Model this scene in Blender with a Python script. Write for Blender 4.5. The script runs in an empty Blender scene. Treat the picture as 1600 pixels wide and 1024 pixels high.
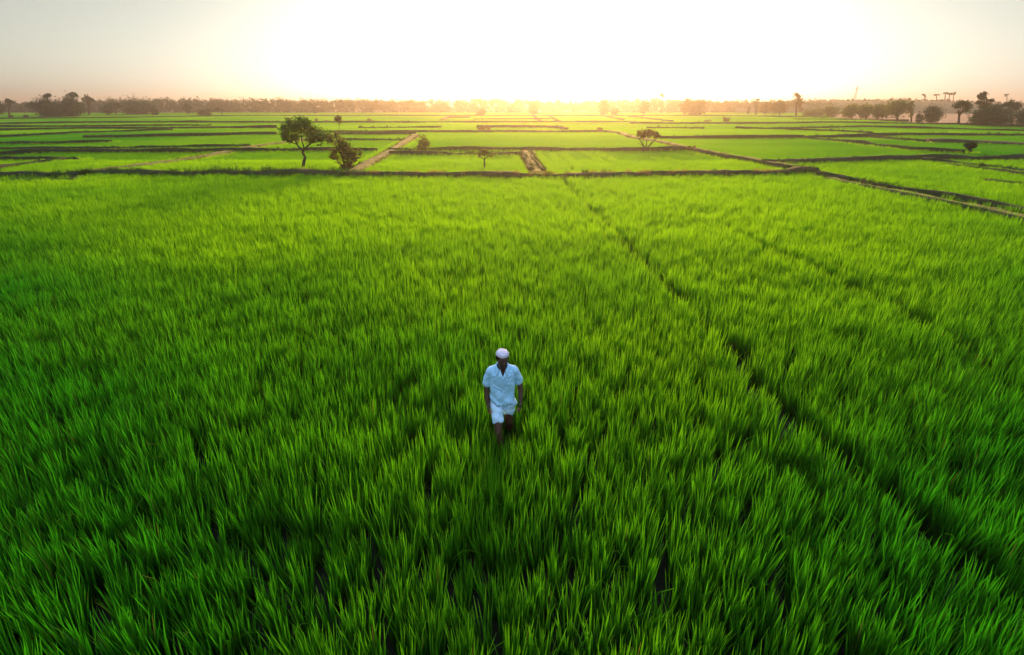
import bpy, bmesh, math, random
import numpy as np
from mathutils import Vector, Matrix, Quaternion

R = math.radians
random.seed(7)
SC = bpy.context.scene
COL = SC.collection

# ------------------------------------------------------------------ camera
CAM_H, PITCH, F = 4.42, R(23.45), 800.0          # metres, tilt below the horizon, focal length in photo pixels
cam_d = bpy.data.cameras.new('camera')
cam_d.sensor_width = 36.0
cam_d.lens = 36.0 * F / 1600.0
cam_d.clip_start, cam_d.clip_end = 0.05, 6000.0
cam = bpy.data.objects.new('camera', cam_d)
cam.location = (0, 0, CAM_H)
cam.rotation_euler = (R(90) - PITCH, 0, 0)
COL.objects.link(cam)
SC.camera = cam


def ray(px, py):
    u, v = (px - 800.0) / F, (512.0 - py) / F
    c, s = math.cos(PITCH), math.sin(PITCH)
    return (u, c + v * s, -s + v * c)


def ground(px, py, z=0.0):
    """where the photo's pixel meets the level z"""
    d = ray(px, py)
    t = (z - CAM_H) / d[2]
    return (d[0] * t, d[1] * t, z)


def at_dist(px, py, Y):
    """the point of a pixel's ray that is Y metres away"""
    d = ray(px, py)
    t = Y / d[1]
    return (d[0] * t, Y, CAM_H + d[2] * t)


# ------------------------------------------------------------------ object helpers
def tag(o, label=None, cat=None, group=None, kind=None):
    if label: o['label'] = label
    if cat: o['category'] = cat
    if group: o['group'] = group
    if kind: o['kind'] = kind
    return o


def mesh_obj(name, verts, faces, mats, parent=None, smooth=True, midx=None, link=True):
    me = bpy.data.meshes.new(name)
    me.from_pydata([tuple(v) for v in verts], [], faces)
    for m in (mats if isinstance(mats, (list, tuple)) else [mats]):
        me.materials.append(m)
    if midx is not None:
        me.polygons.foreach_set('material_index', midx)
    if smooth:
        me.polygons.foreach_set('use_smooth', [True] * len(me.polygons))
    me.update()
    o = bpy.data.objects.new(name, me)
    if link:
        COL.objects.link(o)
    if parent:
        o.parent = parent
    return o


def np_mesh(name, V, quads, mat, attrs=None, smooth=False, link=True, parent=None):
    """V (n,3) array, quads (m,4) or tris (m,3)"""
    me = bpy.data.meshes.new(name)
    V = np.asarray(V, np.float32); quads = np.asarray(quads, np.int32)
    k = quads.shape[1]
    me.vertices.add(len(V)); me.vertices.foreach_set('co', V.ravel())
    me.loops.add(quads.size); me.loops.foreach_set('vertex_index', quads.ravel())
    me.polygons.add(len(quads))
    me.polygons.foreach_set('loop_start', np.arange(0, quads.size, k, dtype=np.int32))
    if smooth:
        me.polygons.foreach_set('use_smooth', np.ones(len(quads), bool))
    me.materials.append(mat)
    for an, av in (attrs or {}).items():
        a = me.attributes.new(an, 'FLOAT', 'POINT')
        a.data.foreach_set('value', np.asarray(av, np.float32))
    me.update(calc_edges=True)
    o = bpy.data.objects.new(name, me)
    if link: COL.objects.link(o)
    if parent: o.parent = parent
    return o


def empty(name, loc, rz=0.0):
    o = bpy.data.objects.new(name, None)
    o.empty_display_size = 0.3
    o.location = loc
    o.rotation_euler = (0, 0, rz)
    COL.objects.link(o)
    return o


def copy_tree(o, parent=None):
    c = o.copy()
    COL.objects.link(c)
    c.parent = parent
    for ch in list(o.children):
        copy_tree(ch, c)
    return c


# ------------------------------------------------------------------ material helpers
def new_mat(name):
    m = bpy.data.materials.new(name)
    m.use_nodes = True
    nt = m.node_tree
    nt.nodes.clear()
    return m, nt, nt.nodes.new('ShaderNodeOutputMaterial')


def N(nt, kind, **kw):
    n = nt.nodes.new(kind)
    for k, v in kw.items():
        if isinstance(v, tuple) and k.startswith('i_'):
            n.inputs[k[2:]].default_value = v
        else:
            setattr(n, k, v)
    return n


def mix_col(nt, fac, a, b, mode='MIX'):
    n = nt.nodes.new('ShaderNodeMix')
    n.data_type = 'RGBA'; n.blend_type = mode
    for sock, v in ((n.inputs[0], fac), (n.inputs[6], a), (n.inputs[7], b)):
        if hasattr(v, 'is_linked') or isinstance(v, bpy.types.NodeSocket):
            nt.links.new(v, sock)
        elif isinstance(v, (int, float)):
            sock.default_value = v
        else:
            sock.default_value = (*v, 1) if len(v) == 3 else v
    return n.outputs[2]


def ramp(nt, fac, lo, hi):
    n = nt.nodes.new('ShaderNodeMapRange')
    nt.links.new(fac, n.inputs[0])
    n.inputs[1].default_value, n.inputs[2].default_value = lo, hi
    return n.outputs[0]


def noise(nt, scale, detail=3.0, vec=None):
    n = nt.nodes.new('ShaderNodeTexNoise')
    n.inputs['Scale'].default_value = scale
    n.inputs['Detail'].default_value = detail
    if vec is not None: nt.links.new(vec, n.inputs['Vector'])
    return n.outputs['Fac']


def leaf_mat(name, dark, light, tip, trans, t_mix=0.5, gloss=0.06, rough=0.45, vary=None):
    """a thin leaf: reflects, lets light through, a faint sheen; colours differ per leaf, per plant and slowly over the field"""
    m, nt, out = new_mat(name)
    a_r = N(nt, 'ShaderNodeAttribute', attribute_name='r')
    a_t = N(nt, 'ShaderNodeAttribute', attribute_name='t')
    oi = N(nt, 'ShaderNodeObjectInfo')
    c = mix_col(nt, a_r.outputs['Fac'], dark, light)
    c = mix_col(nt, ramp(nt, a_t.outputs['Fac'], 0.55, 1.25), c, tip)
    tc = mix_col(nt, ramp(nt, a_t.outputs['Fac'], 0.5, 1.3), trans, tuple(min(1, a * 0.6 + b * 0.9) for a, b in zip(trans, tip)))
    if vary is not None:                                                   # vary: (deep green leaf, deep green light) for the shade painted into near and side leaves
        tone_shade = N(nt, 'ShaderNodeAttribute', attribute_name='tone_shade', attribute_type='INSTANCER')
        c = mix_col(nt, tone_shade.outputs['Fac'], c, mix_col(nt, ramp(nt, a_t.outputs['Fac'], 0.4, 1.4), vary[0], tip))
        tc = mix_col(nt, tone_shade.outputs['Fac'], tc, vary[1])
    if vary is not None:                                                   # now and then a dead straw-coloured blade
        dead = nt.nodes.new('ShaderNodeMath'); dead.operation = 'GREATER_THAN'; dead.inputs[1].default_value = 0.986
        nt.links.new(a_r.outputs['Fac'], dead.inputs[0])
        c = mix_col(nt, dead.outputs[0], c, (0.15, 0.15, 0.035)); tc = mix_col(nt, dead.outputs[0], tc, (0.18, 0.20, 0.03))
    rnd = ramp(nt, oi.outputs['Random'], 0, 1)
    mr = nt.nodes.new('ShaderNodeMapRange'); nt.links.new(rnd, mr.inputs[0])
    mr.inputs[3].default_value, mr.inputs[4].default_value = 0.78, 1.18
    sc = nt.nodes.new('ShaderNodeVectorMath'); sc.operation = 'SCALE'
    nt.links.new(c, sc.inputs[0]); nt.links.new(mr.outputs[0], sc.inputs['Scale'])
    d = N(nt, 'ShaderNodeBsdfDiffuse'); nt.links.new(sc.outputs[0], d.inputs[0])
    t = N(nt, 'ShaderNodeBsdfTranslucent'); nt.links.new(tc, t.inputs[0])
    mx = N(nt, 'ShaderNodeMixShader')
    tm = nt.nodes.new('ShaderNodeMapRange'); nt.links.new(a_t.outputs['Fac'], tm.inputs[0])   # the stem is thicker than the blade
    tm.inputs[1].default_value, tm.inputs[2].default_value = 0.15, 0.85
    tm.inputs[3].default_value, tm.inputs[4].default_value = t_mix * 0.35, t_mix * 1.15
    nt.links.new(tm.outputs[0], mx.inputs[0])
    nt.links.new(d.outputs[0], mx.inputs[1]); nt.links.new(t.outputs[0], mx.inputs[2])
    g = N(nt, 'ShaderNodeBsdfGlossy'); g.inputs['Roughness'].default_value = rough
    g.inputs[0].default_value = (0.9, 0.95, 0.8, 1)
    m2 = N(nt, 'ShaderNodeMixShader'); m2.inputs[0].default_value = gloss
    nt.links.new(mx.outputs[0], m2.inputs[1]); nt.links.new(g.outputs[0], m2.inputs[2])
    nt.links.new(m2.outputs[0], out.inputs[0])
    return m


def solid_mat(name, a, b, scale=3.0, rough=0.9, bump=0.3, detail=5.0, spec=0.2):
    m, nt, out = new_mat(name)
    p = N(nt, 'ShaderNodeBsdfPrincipled')
    p.inputs['Roughness'].default_value = rough
    p.inputs['Specular IOR Level'].default_value = spec
    tc = N(nt, 'ShaderNodeTexCoord')
    nz = noise(nt, scale, detail, tc.outputs['Object'])
    nt.links.new(mix_col(nt, ramp(nt, nz, 0.35, 0.65), a, b), p.inputs['Base Color'])
    if bump:
        bp = N(nt, 'ShaderNodeBump'); bp.inputs['Strength'].default_value = bump
        bp.inputs['Distance'].default_value = 0.03
        nt.links.new(noise(nt, scale * 4, 4.0, tc.outputs['Object']), bp.inputs['Height'])
        nt.links.new(bp.outputs[0], p.inputs['Normal'])
    nt.links.new(p.outputs[0], out.inputs[0])
    return m


M = {}
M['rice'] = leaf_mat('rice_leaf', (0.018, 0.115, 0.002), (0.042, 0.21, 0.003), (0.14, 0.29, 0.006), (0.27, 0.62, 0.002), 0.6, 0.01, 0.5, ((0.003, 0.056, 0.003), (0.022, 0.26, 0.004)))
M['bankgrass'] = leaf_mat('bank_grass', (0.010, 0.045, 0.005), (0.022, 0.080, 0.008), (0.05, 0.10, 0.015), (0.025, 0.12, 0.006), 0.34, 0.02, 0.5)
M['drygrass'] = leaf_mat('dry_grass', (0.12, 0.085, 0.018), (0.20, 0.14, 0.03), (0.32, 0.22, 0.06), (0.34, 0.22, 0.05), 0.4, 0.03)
M['mud'] = solid_mat('paddy_mud', (0.006, 0.009, 0.003), (0.013, 0.016, 0.006), 1.2, 0.85, 0.4)
M['bank'] = solid_mat('bank_earth', (0.008, 0.022, 0.005), (0.022, 0.034, 0.010), 0.7, 0.95, 0.6)
M['track'] = solid_mat('track_earth', (0.105, 0.105, 0.016), (0.19, 0.165, 0.03), 0.9, 0.95, 0.5)
M['dryearth'] = solid_mat('dry_earth', (0.24, 0.13, 0.07), (0.34, 0.20, 0.11), 0.05, 0.95, 0.3)

# ------------------------------------------------------------------ light, sky, air
SUN_EL, SUN_AZ = R(7.0), R(4.5)                 # azimuth to the right of straight ahead (+Y)
sv = Vector((math.sin(SUN_AZ) * math.cos(SUN_EL), math.cos(SUN_AZ) * math.cos(SUN_EL), math.sin(SUN_EL)))
sd = bpy.data.lights.new('sun', 'SUN')
sd.energy, sd.angle, sd.color = 4.5, R(16), (1.0, 0.53, 0.18)
sun = bpy.data.objects.new('sun', sd)
sun.rotation_euler = sv.to_track_quat('Z', 'Y').to_euler()
sun.location = sv * 60
COL.objects.link(sun)

w = bpy.data.worlds.new('World')
SC.world = w
w.use_nodes = True
wn = w.node_tree
bg = wn.nodes['Background']
SKY = dict(grey=0.80, tint=(0.97, 1.03, 0.97), sky_fill=(5.0, 6.3, 9.4))
sky = wn.nodes.new('ShaderNodeTexSky')
sky.sky_type = 'NISHITA'
sky.sun_disc = False
sky.sun_elevation, sky.sun_rotation = SUN_EL, SUN_AZ
sky.air_density, sky.dust_density, sky.ozone_density = 1.0, 1.0, 1.0
# dusty morning air: the sky's colour is greyed, dimmer low down away from the sun, and blue-white fill light is added to the unseen sky overhead
bw = wn.nodes.new('ShaderNodeRGBToBW'); wn.links.new(sky.outputs[0], bw.inputs[0])
gray = mix_col(wn, SKY['grey'], sky.outputs[0], bw.outputs[0])
tint = mix_col(wn, 1.0, gray, SKY['tint'], 'MULTIPLY')
geo = wn.nodes.new('ShaderNodeNewGeometry')
sep = wn.nodes.new('ShaderNodeSeparateXYZ'); wn.links.new(geo.outputs['Incoming'], sep.inputs[0])
neg = wn.nodes.new('ShaderNodeMath'); neg.operation = 'MULTIPLY'; neg.inputs[1].default_value = -1.0
wn.links.new(sep.outputs[2], neg.inputs[0])
el = wn.nodes.new('ShaderNodeMapRange'); el.interpolation_type = 'SMOOTHSTEP'
wn.links.new(neg.outputs[0], el.inputs[0]); el.inputs[1].default_value, el.inputs[2].default_value = 0.18, 0.62
sky_fill = wn.nodes.new('ShaderNodeMix'); sky_fill.data_type = 'RGBA'; sky_fill.blend_type = 'ADD'
wn.links.new(el.outputs[0], sky_fill.inputs[0]); wn.links.new(tint, sky_fill.inputs[6]); sky_fill.inputs[7].default_value = (*SKY['sky_fill'], 1)
wn.links.new(sky_fill.outputs[2], bg.inputs[0])
bg.inputs[1].default_value = 0.05

SC.view_settings.view_transform = 'Standard'
SC.view_settings.look = 'None'
SC.view_settings.exposure = 1.48
SC.view_settings.gamma = 1.0
SC.cycles.max_bounces = 6
SC.cycles.diffuse_bounces = 3
SC.cycles.transmission_bounces = 4
SC.cycles.transparent_max_bounces = 8
SC.cycles.volume_bounces = 1
SC.cycles.caustics_reflective = False
SC.cycles.caustics_refractive = False

HAZE = dict(density=0.00082, aniso=0.78, color=(0.47, 0.44, 0.44))
def build_haze():
    m, nt, out = new_mat('haze_air')
    pv = N(nt, 'ShaderNodeVolumePrincipled')
    pv.inputs['Color'].default_value = (*HAZE['color'], 1)
    pv.inputs['Density'].default_value = HAZE['density']
    pv.inputs['Anisotropy'].default_value = HAZE['aniso']
    nt.links.new(pv.outputs[0], out.inputs['Volume'])
    x, y0, y1, z0, z1 = 1700.0, -120.0, 1760.0, -1.2, 25.0
    V = [(-x, y0, z0), (x, y0, z0), (x, y1, z0), (-x, y1, z0), (-x, y0, z1), (x, y0, z1), (x, y1, z1), (-x, y1, z1)]
    Fc = [(3, 2, 1, 0), (4, 5, 6, 7), (0, 1, 5, 4), (1, 2, 6, 5), (2, 3, 7, 6), (3, 0, 4, 7)]
    o = mesh_obj('haze', V, Fc, m, smooth=False)
    tag(o, 'thin golden morning haze lying over the whole plain', 'haze', kind='stuff')
build_haze()

# ------------------------------------------------------------------ ground: one sheet to the horizon
def build_ground():
    xs = np.concatenate([-np.geomspace(1650, 60, 14), np.linspace(-50, 50, 21), np.geomspace(60, 1650, 14)])
    ys = np.concatenate([[-100, -40, -10], np.linspace(0, 60, 25), np.geomspace(70, 1700, 18)])
    X, Y = np.meshgrid(xs, ys)
    V = np.stack([X.ravel(), Y.ravel(), np.zeros(X.size)], 1)
    nx, ny = len(xs), len(ys)
    q = [(j * nx + i, j * nx + i + 1, (j + 1) * nx + i + 1, (j + 1) * nx + i) for j in range(ny - 1) for i in range(nx - 1)]
    o = np_mesh('ground', V, q, M['mud'], smooth=True)
    tag(o, 'dark waterlogged paddy mud under the rice', 'ground', kind='structure')
build_ground()
# ------------------------------------------------------------------ banks and tracks (lines read off the photo, laid on the ground)
# each: kind, crest width m, crest height m, [(photo x, photo y), ...]
LINES = [
 ('main', 0.75, 0.62, [(-260,278),(0,277),(100,277),(125,273),(200,272),(260,274),(300,275),(340,272),(400,273),(470,273),(540,275),(600,276),(700,276),(800,277),(870,277),(950,275.5),(1050,274),(1150,273.5),(1230,272),(1272,269)]),
 ('bank', 0.30, 0.42, [(-200,283),(0,282),(110,281.5),(126,276)]),
 ('track', 0.9, 0.50, [(125,271),(200,262),(300,248),(350,239),(400,229),(440,223.5),(520,212)]),
 ('bank', 0.5, 0.66, [(-300,246),(0,243),(70,238.5),(150,238),(300,237.5),(400,236),(500,235.5),(590,235.5)]),
 ('bank', 0.5, 0.62, [(-250,235),(0,234),(150,233),(300,230),(392,229)]),
 ('bank', 0.5, 0.62, [(-250,227),(0,225),(100,224),(175,221.5)]),
 ('bank', 0.7, 0.66, [(132,214.5),(200,214),(300,212),(400,210),(432,210)]),
 ('bank', 0.6, 0.60, [(-200,220),(0,214),(125,208),(270,203.5)]),
 ('bank', 0.6, 0.62, [(-200,206),(0,204),(90,202),(250,200.5),(400,199.5),(432,199.5)]),
 ('bank', 0.8, 0.66, [(-200,196),(0,193.5),(175,191.5),(400,191.3),(620,191.5),(800,191),(995,191)]),
 ('bank', 0.5, 0.60, [(-200,251),(0,250),(120,249.5)]),
 ('bank', 0.4, 0.56, [(-100,280),(0,264),(50,256),(100,250)]),
 ('bank', 0.8, 0.70, [(-100,187),(200,184),(400,181),(700,181),(950,181.5),(1100,181),(1300,184)]),
 ('bank', 0.6, 0.62, [(480,206),(545,206.5),(800,206.5),(947,206)]),
 ('bank', 0.5, 0.66, [(525,209.8),(650,209.6)]),
 ('bank', 0.5, 0.62, [(530,219),(634,219)]),
 ('track', 0.95, 0.46, [(550,270),(580,254),(607,238.5),(650,210.5)]),
 ('bank', 0.45, 0.62, [(607,234.5),(700,234),(800,234),(822,234.5),(950,235.5),(1070,234.5)]),
 ('bank', 0.40, 0.56, [(609,240.5),(700,241),(817,241),(824,252),(831,267)]),
 ('bank', 2.2, 0.72, [(700,184),(735,184)]),
 ('bank', 0.8, 0.72, [(745,199),(800,199),(872,199),(885,202.5)]),
 ('track', 1.2, 0.5, [(690,188),(705,181.5)]),
 ('bank', 0.5, 0.6, [(832,180.5),(844,189)]),
 ('bank', 0.5, 0.6, [(856,180.5),(875,191)]),
 ('bank', 0.5, 0.6, [(940,181),(975,188)]),
 ('bank', 0.7, 0.62, [(970,180.5),(1050,190)]),
 ('bank', 0.8, 0.68, [(985,193.2),(1200,193.2),(1300,191.5),(1450,194),(1620,197)]),
 ('bank', 0.5, 0.64, [(1030,215.8),(1200,215.2),(1255,214.8)]),
 ('track', 0.8, 0.56, [(945,205),(970,208.5),(992,216),(1025,221),(1070,231.5),(1085,234.5),(1140,245),(1200,256),(1250,263)]),
 ('bank', 0.35, 0.60, [(1085,236),(1140,247.5),(1200,259),(1235,266)]),
 ('track', 0.9, 0.45, [(822,236),(830,252),(840,271)]),
 ('bank', 0.30, 0.55, [(827,236),(838,254),(850,268)]),
 ('bank', 0.9, 0.72, [(1190,254),(1240,255),(1300,253.5),(1375,250.5),(1500,249),(1600,249),(1800,250)]),
 ('bank', 0.5, 0.60, [(1442,251),(1500,257),(1600,268),(1700,281)]),
 ('bank', 0.4, 0.55, [(1480,258),(1560,268),(1600,275)]),
 ('bank', 0.8, 0.70, [(1255,214.8),(1350,213.2),(1400,210.8),(1600,211.8),(1750,213)]),
 ('bank', 0.6, 0.64, [(1258,215.5),(1325,222.5),(1425,234),(1507,238)]),
 ('bank', 0.7, 0.62, [(1355,213),(1400,217.5),(1450,221),(1525,224)]),
 ('bank', 2.6, 0.66, [(1450,221.5),(1530,223),(1600,226),(1750,231)]),
 ('bank', 0.6, 0.60, [(1200,201.5),(1350,198.2),(1480,201.5),(1620,206)]),
 ('bank', 0.6, 0.60, [(1150,200),(1200,202),(1312,205),(1362,208)]),
 ('bank', 0.30, 0.46, [(1540,283),(1600,290),(1680,298)]),
 ('bank', 0.25, 0.44, [(1490,262),(1560,262.5)]),
 ('track', 0.55, 0.42, [(1274,271),(1320,282.5),(1375,293),(1450,308),(1530,324),(1600,339),(1750,372)]),
 ('bank', 0.35, 0.56, [(1276,273),(1320,280),(1375,289.5),(1450,302.5),(1530,317.5),(1600,331),(1750,362)]),
 ('bank', 0.35, 0.50, [(1274,276),(1320,286.5),(1375,298),(1450,314.5),(1530,331),(1600,347),(1750,382)]),
 ('bank', 0.5, 0.6, [(-50,199),(200,197),(330,196)]),
 ('bank', 0.5, 0.6, [(1100,200.5),(1010,200)]),
 ('bank', 0.5, 0.6, [(560,199.5),(690,199.3)]),
 ('bank', 0.5, 0.6, [(740,186.5),(860,186.3)]),
 ('bank', 0.5, 0.6, [(1240,186.5),(1420,188)]),
]
PREF = 0.42      # the level the lines were read at: about the top of the crop


def resample(P, step):
    P = np.asarray(P, float)
    seg = np.linalg.norm(np.diff(P, axis=0), axis=1)
    s = np.concatenate([[0], np.cumsum(seg)])
    n = max(2, int(s[-1] / step) + 1)
    t = np.linspace(0, s[-1], n)
    return np.stack([np.interp(t, s, P[:, k]) for k in range(P.shape[1])], 1)


def dist_to_path(XY, P):
    """distance of points (n,2) to a polyline (m,2)"""
    best = np.full(len(XY), 1e9)
    for a, b in zip(P[:-1], P[1:]):
        ab = b - a
        L2 = max(1e-9, (ab ** 2).sum())
        t = np.clip(((XY - a) @ ab) / L2, 0, 1)
        d = np.hypot(*(XY - (a + t[:, None] * ab)).T)
        best = np.minimum(best, d)
    return best


rs = np.random.RandomState(11)
PATHS = []                                         # (kind, half width at the foot, crest height, xy polyline)
for kind, wd, ht, pts in LINES:
    if kind == 'bank' and wd < 2: wd *= 0.72
    ht += 0.05
    P = np.array([ground(x, y, PREF)[:2] for x, y in pts])
    P = resample(P, 0.6 if P[:, 1].min() < 60 else 1.5)
    PATHS.append((kind, wd, ht, P))


def wob(n, rs, amp, k=5):
    a = rs.randn(n + 2 * k)
    ker = np.hanning(2 * k + 1); ker /= ker.sum()
    return np.convolve(a, ker, 'valid')[:n] * amp * 2


BANK_TUFTS = []                                    # (x, y, z, scale, material index)
def build_bank(kind, wd, ht, P):
    n = len(P)
    T = np.gradient(P, axis=0); T /= np.maximum(1e-6, np.linalg.norm(T, axis=1))[:, None]
    Nn = np.stack([-T[:, 1], T[:, 0]], 1)
    far = P[:, 1].mean() > 70
    foot = wd * 0.5 + ht * 0.55
    prof = [(-foot, -0.05), (-wd * 0.62, ht * 0.72), (-wd * 0.38, ht * 0.97), (0, ht), (wd * 0.38, ht * 0.97), (wd * 0.62, ht * 0.72), (foot, -0.05)]
    V = []
    cz = 1 + wob(n, rs, 0.10 if kind != 'track' else 0.04)
    cw = 1 + wob(n, rs, 0.12)
    cx = wob(n, rs, 0.10)
    for i in range(n):
        for j, (o_, z) in enumerate(prof):
            d = o_ * cw[i] + cx[i]
            jz = 0 if z < 0 else rs.randn() * 0.02
            V.append((P[i, 0] + Nn[i, 0] * d, P[i, 1] + Nn[i, 1] * d, z * cz[i] + jz if z > 0 else z))
    k = len(prof)
    q = [(i * k + j, i * k + j + 1, (i + 1) * k + j + 1, (i + 1) * k + j) for i in range(n - 1) for j in range(k - 1)]
    tri = list(range(k))
    V = np.array(V)
    me_faces = [tuple(f) for f in q] + [tuple(tri[::-1]), tuple((n - 1) * k + t for t in tri)]
    o = mesh_obj('path' if kind == 'track' else 'terrain', V, me_faces, M['track'] if kind == 'track' else M['bank'])
    tag(o, {'track': 'bare tan field track between two rice plots', 'main': 'long raised grassy bank along the far edge of the nearest field',
            'bank': 'low dark grassy bank between two rice plots'}[kind], 'path' if kind == 'track' else 'bank', kind='structure')
    # grass that grows on it
    L = np.linalg.norm(np.diff(P, axis=0), axis=1).sum()
    dens = (16 if kind == 'main' else 9) if not far else 3.5
    if kind == 'track': dens *= 1.6
    for _ in range(int(L * dens)):
        i = rs.randint(0, n - 1); f = rs.rand()
        p = P[i] * (1 - f) + P[i + 1] * f
        if kind == 'track':
            u = rs.choice([-1, 1]) * rs.uniform(0.15, 0.75) * wd
            sc = rs.uniform(0.25, 0.6); z = ht * 0.75; mi = 1 if rs.rand() < 0.6 else 0
        else:
            u = rs.uniform(-0.75, 0.75) * (wd + 0.25); sc = rs.uniform(0.45, 1.0) * (1.1 if kind == 'main' else 0.75)
            z = ht * (0.9 - 0.7 * min(1, abs(u) / (wd * 0.5 + ht * 0.55)) ** 1.5) - 0.03
            mi = 0
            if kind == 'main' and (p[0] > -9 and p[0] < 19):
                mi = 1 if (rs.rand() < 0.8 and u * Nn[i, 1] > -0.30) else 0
            if kind == 'main' and -21 < p[0] < -9.5 and rs.rand() < 0.5:
                sc *= rs.uniform(1.2, 1.9)
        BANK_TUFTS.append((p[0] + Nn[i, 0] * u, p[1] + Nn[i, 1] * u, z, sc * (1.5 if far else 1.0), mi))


for it in PATHS:
    build_bank(*it)


# ------------------------------------------------------------------ blades of grass and their clumps
def make_tuft(name, seed, n, rad, length, width, lean, mat, segs=3, square=False, curl=1.0):
    rg = np.random.RandomState(seed)
    ts = np.linspace(0, 1, segs + 1)
    V, Q, At, Ar = [], [], [], []
    for b in range(n):
        if square:
            bx, by = rg.uniform(-rad, rad, 2)
        else:
            r0 = rad * math.sqrt(rg.rand()); a0 = rg.uniform(0, 2 * math.pi); bx, by = r0 * math.cos(a0), r0 * math.sin(a0)
        az = math.atan2(by, bx) + rg.normal(0, 0.9) if not square else rg.uniform(0, 2 * math.pi)
        L = length * rg.uniform(0.62, 1.08)
        th = abs(rg.normal(0, lean)) + 0.02
        cu = curl * abs(rg.normal(0.0, 0.28)) + (1.2 if rg.rand() < 0.02 else 0)
        face = az + rg.normal(0, 0.7) + math.pi / 2
        wx, wy = math.cos(face), math.sin(face)
        W = width * rg.uniform(0.7, 1.25)
        x, y, z = bx, by, -0.02
        base = len(V); rr = rg.rand()
        for i, t in enumerate(ts):
            if i:
                ang = th + cu * ((t + ts[i - 1]) / 2) ** 2
                dl = L * (t - ts[i - 1])
                x += math.cos(az) * math.sin(ang) * dl; y += math.sin(az) * math.sin(ang) * dl; z += math.cos(ang) * dl
            hw = W * 0.5 * (0.75 + 0.5 * t if t < 0.5 else (1 - t) * 2.0 * 1.0 + 0.04)
            V.append((x - wx * hw, y - wy * hw, z)); V.append((x + wx * hw, y + wy * hw, z))
            At += [t, t]; Ar += [rr, rr]
            if i:
                k = base + 2 * i
                Q.append((k - 2, k - 1, k + 1, k))
    return np_mesh(name, V, Q, mat, dict(t=At, r=Ar), link=False)


def scatter(name, pts, variants, label, cat):
    """pts rows: x y z rotz scale tiltx tilty variant -> one object of kind stuff that instances its clumps"""
    pts = np.asarray(pts, np.float32)
    me = bpy.data.meshes.new(name)
    me.vertices.add(len(pts)); me.vertices.foreach_set('co', np.ascontiguousarray(pts[:, :3]).ravel())
    a = me.attributes.new('rot', 'FLOAT_VECTOR', 'POINT'); a.data.foreach_set('vector', np.ascontiguousarray(pts[:, [5, 6, 3]]).ravel())
    a = me.attributes.new('scl', 'FLOAT', 'POINT'); a.data.foreach_set('value', np.ascontiguousarray(pts[:, 4]))
    a = me.attributes.new('tone_shade', 'FLOAT', 'POINT'); a.data.foreach_set('value', np.clip(np.ascontiguousarray(pts[:, 8]) if pts.shape[1] > 8 else np.zeros(len(pts)), 0, 1).astype(np.float32))
    a = me.attributes.new('vid', 'INT', 'POINT'); a.data.foreach_set('value', pts[:, 7].astype(np.int32))
    o = bpy.data.objects.new(name, me); COL.objects.link(o)
    ng = bpy.data.node_groups.new(name + '_nodes', 'GeometryNodeTree')
    ng.interface.new_socket('Geometry', in_out='INPUT', socket_type='NodeSocketGeometry')
    ng.interface.new_socket('Geometry', in_out='OUTPUT', socket_type='NodeSocketGeometry')
    gi, go = ng.nodes.new('NodeGroupInput'), ng.nodes.new('NodeGroupOutput')
    g2i = ng.nodes.new('GeometryNodeGeometryToInstance')
    for v in reversed(variants):
        n = ng.nodes.new('GeometryNodeObjectInfo'); n.inputs['Object'].default_value = v
        n.transform_space = 'ORIGINAL'
        ng.links.new(n.outputs['Geometry'], g2i.inputs[0])
    iop = ng.nodes.new('GeometryNodeInstanceOnPoints')
    iop.inputs['Pick Instance'].default_value = True
    def attr(nm, ty):
        n = ng.nodes.new('GeometryNodeInputNamedAttribute'); n.data_type = ty; n.inputs['Name'].default_value = nm
        return n.outputs['Attribute']
    ng.links.new(gi.outputs[0], iop.inputs['Points'])
    ng.links.new(g2i.outputs[0], iop.inputs['Instance'])
    ng.links.new(attr('vid', 'INT'), iop.inputs['Instance Index'])
    e2r = ng.nodes.new('FunctionNodeEulerToRotation')
    ng.links.new(attr('rot', 'FLOAT_VECTOR'), e2r.inputs[0])
    ng.links.new(e2r.outputs[0], iop.inputs['Rotation'])
    ng.links.new(attr('scl', 'FLOAT'), iop.inputs['Scale'])
    ng.links.new(iop.outputs[0], go.inputs[0])
    md = o.modifiers.new('scatter', 'NODES'); md.node_group = ng
    tag(o, label, cat, kind='stuff')
    return o


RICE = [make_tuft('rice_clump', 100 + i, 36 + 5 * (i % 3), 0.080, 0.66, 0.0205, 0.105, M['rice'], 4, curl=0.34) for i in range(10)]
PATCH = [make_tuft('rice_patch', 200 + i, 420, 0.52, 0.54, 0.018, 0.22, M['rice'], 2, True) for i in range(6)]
WIDE = [make_tuft('rice_swathe', 300 + i, 560, 1.15, 0.50, 0.05, 0.25, M['rice'], 2, True) for i in range(5)]
BANKT = [make_tuft('bank_clump', 400 + i, 46, 0.16, 0.42, 0.012, 0.45, M['bankgrass'], 3, curl=1.8) for i in range(5)] + \
        [make_tuft('dry_clump', 450 + i, 46, 0.16, 0.36, 0.012, 0.5, M['drygrass'], 3, curl=1.8) for i in range(4)]


def vnoise(X, Y, scale, seed):
    """smooth value noise, 0..1"""
    rg = np.random.RandomState(seed); G = rg.rand(256, 256)
    x, y = X / scale + 1000.3, Y / scale + 1000.7
    xi, yi = np.floor(x).astype(int), np.floor(y).astype(int)
    fx, fy = x - xi, y - yi
    fx, fy = fx * fx * (3 - 2 * fx), fy * fy * (3 - 2 * fy)
    g = lambda i, j: G[i % 256, j % 256]
    return (g(xi, yi) * (1 - fx) + g(xi + 1, yi) * fx) * (1 - fy) + (g(xi, yi + 1) * (1 - fx) + g(xi + 1, yi + 1) * fx) * fy


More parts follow.
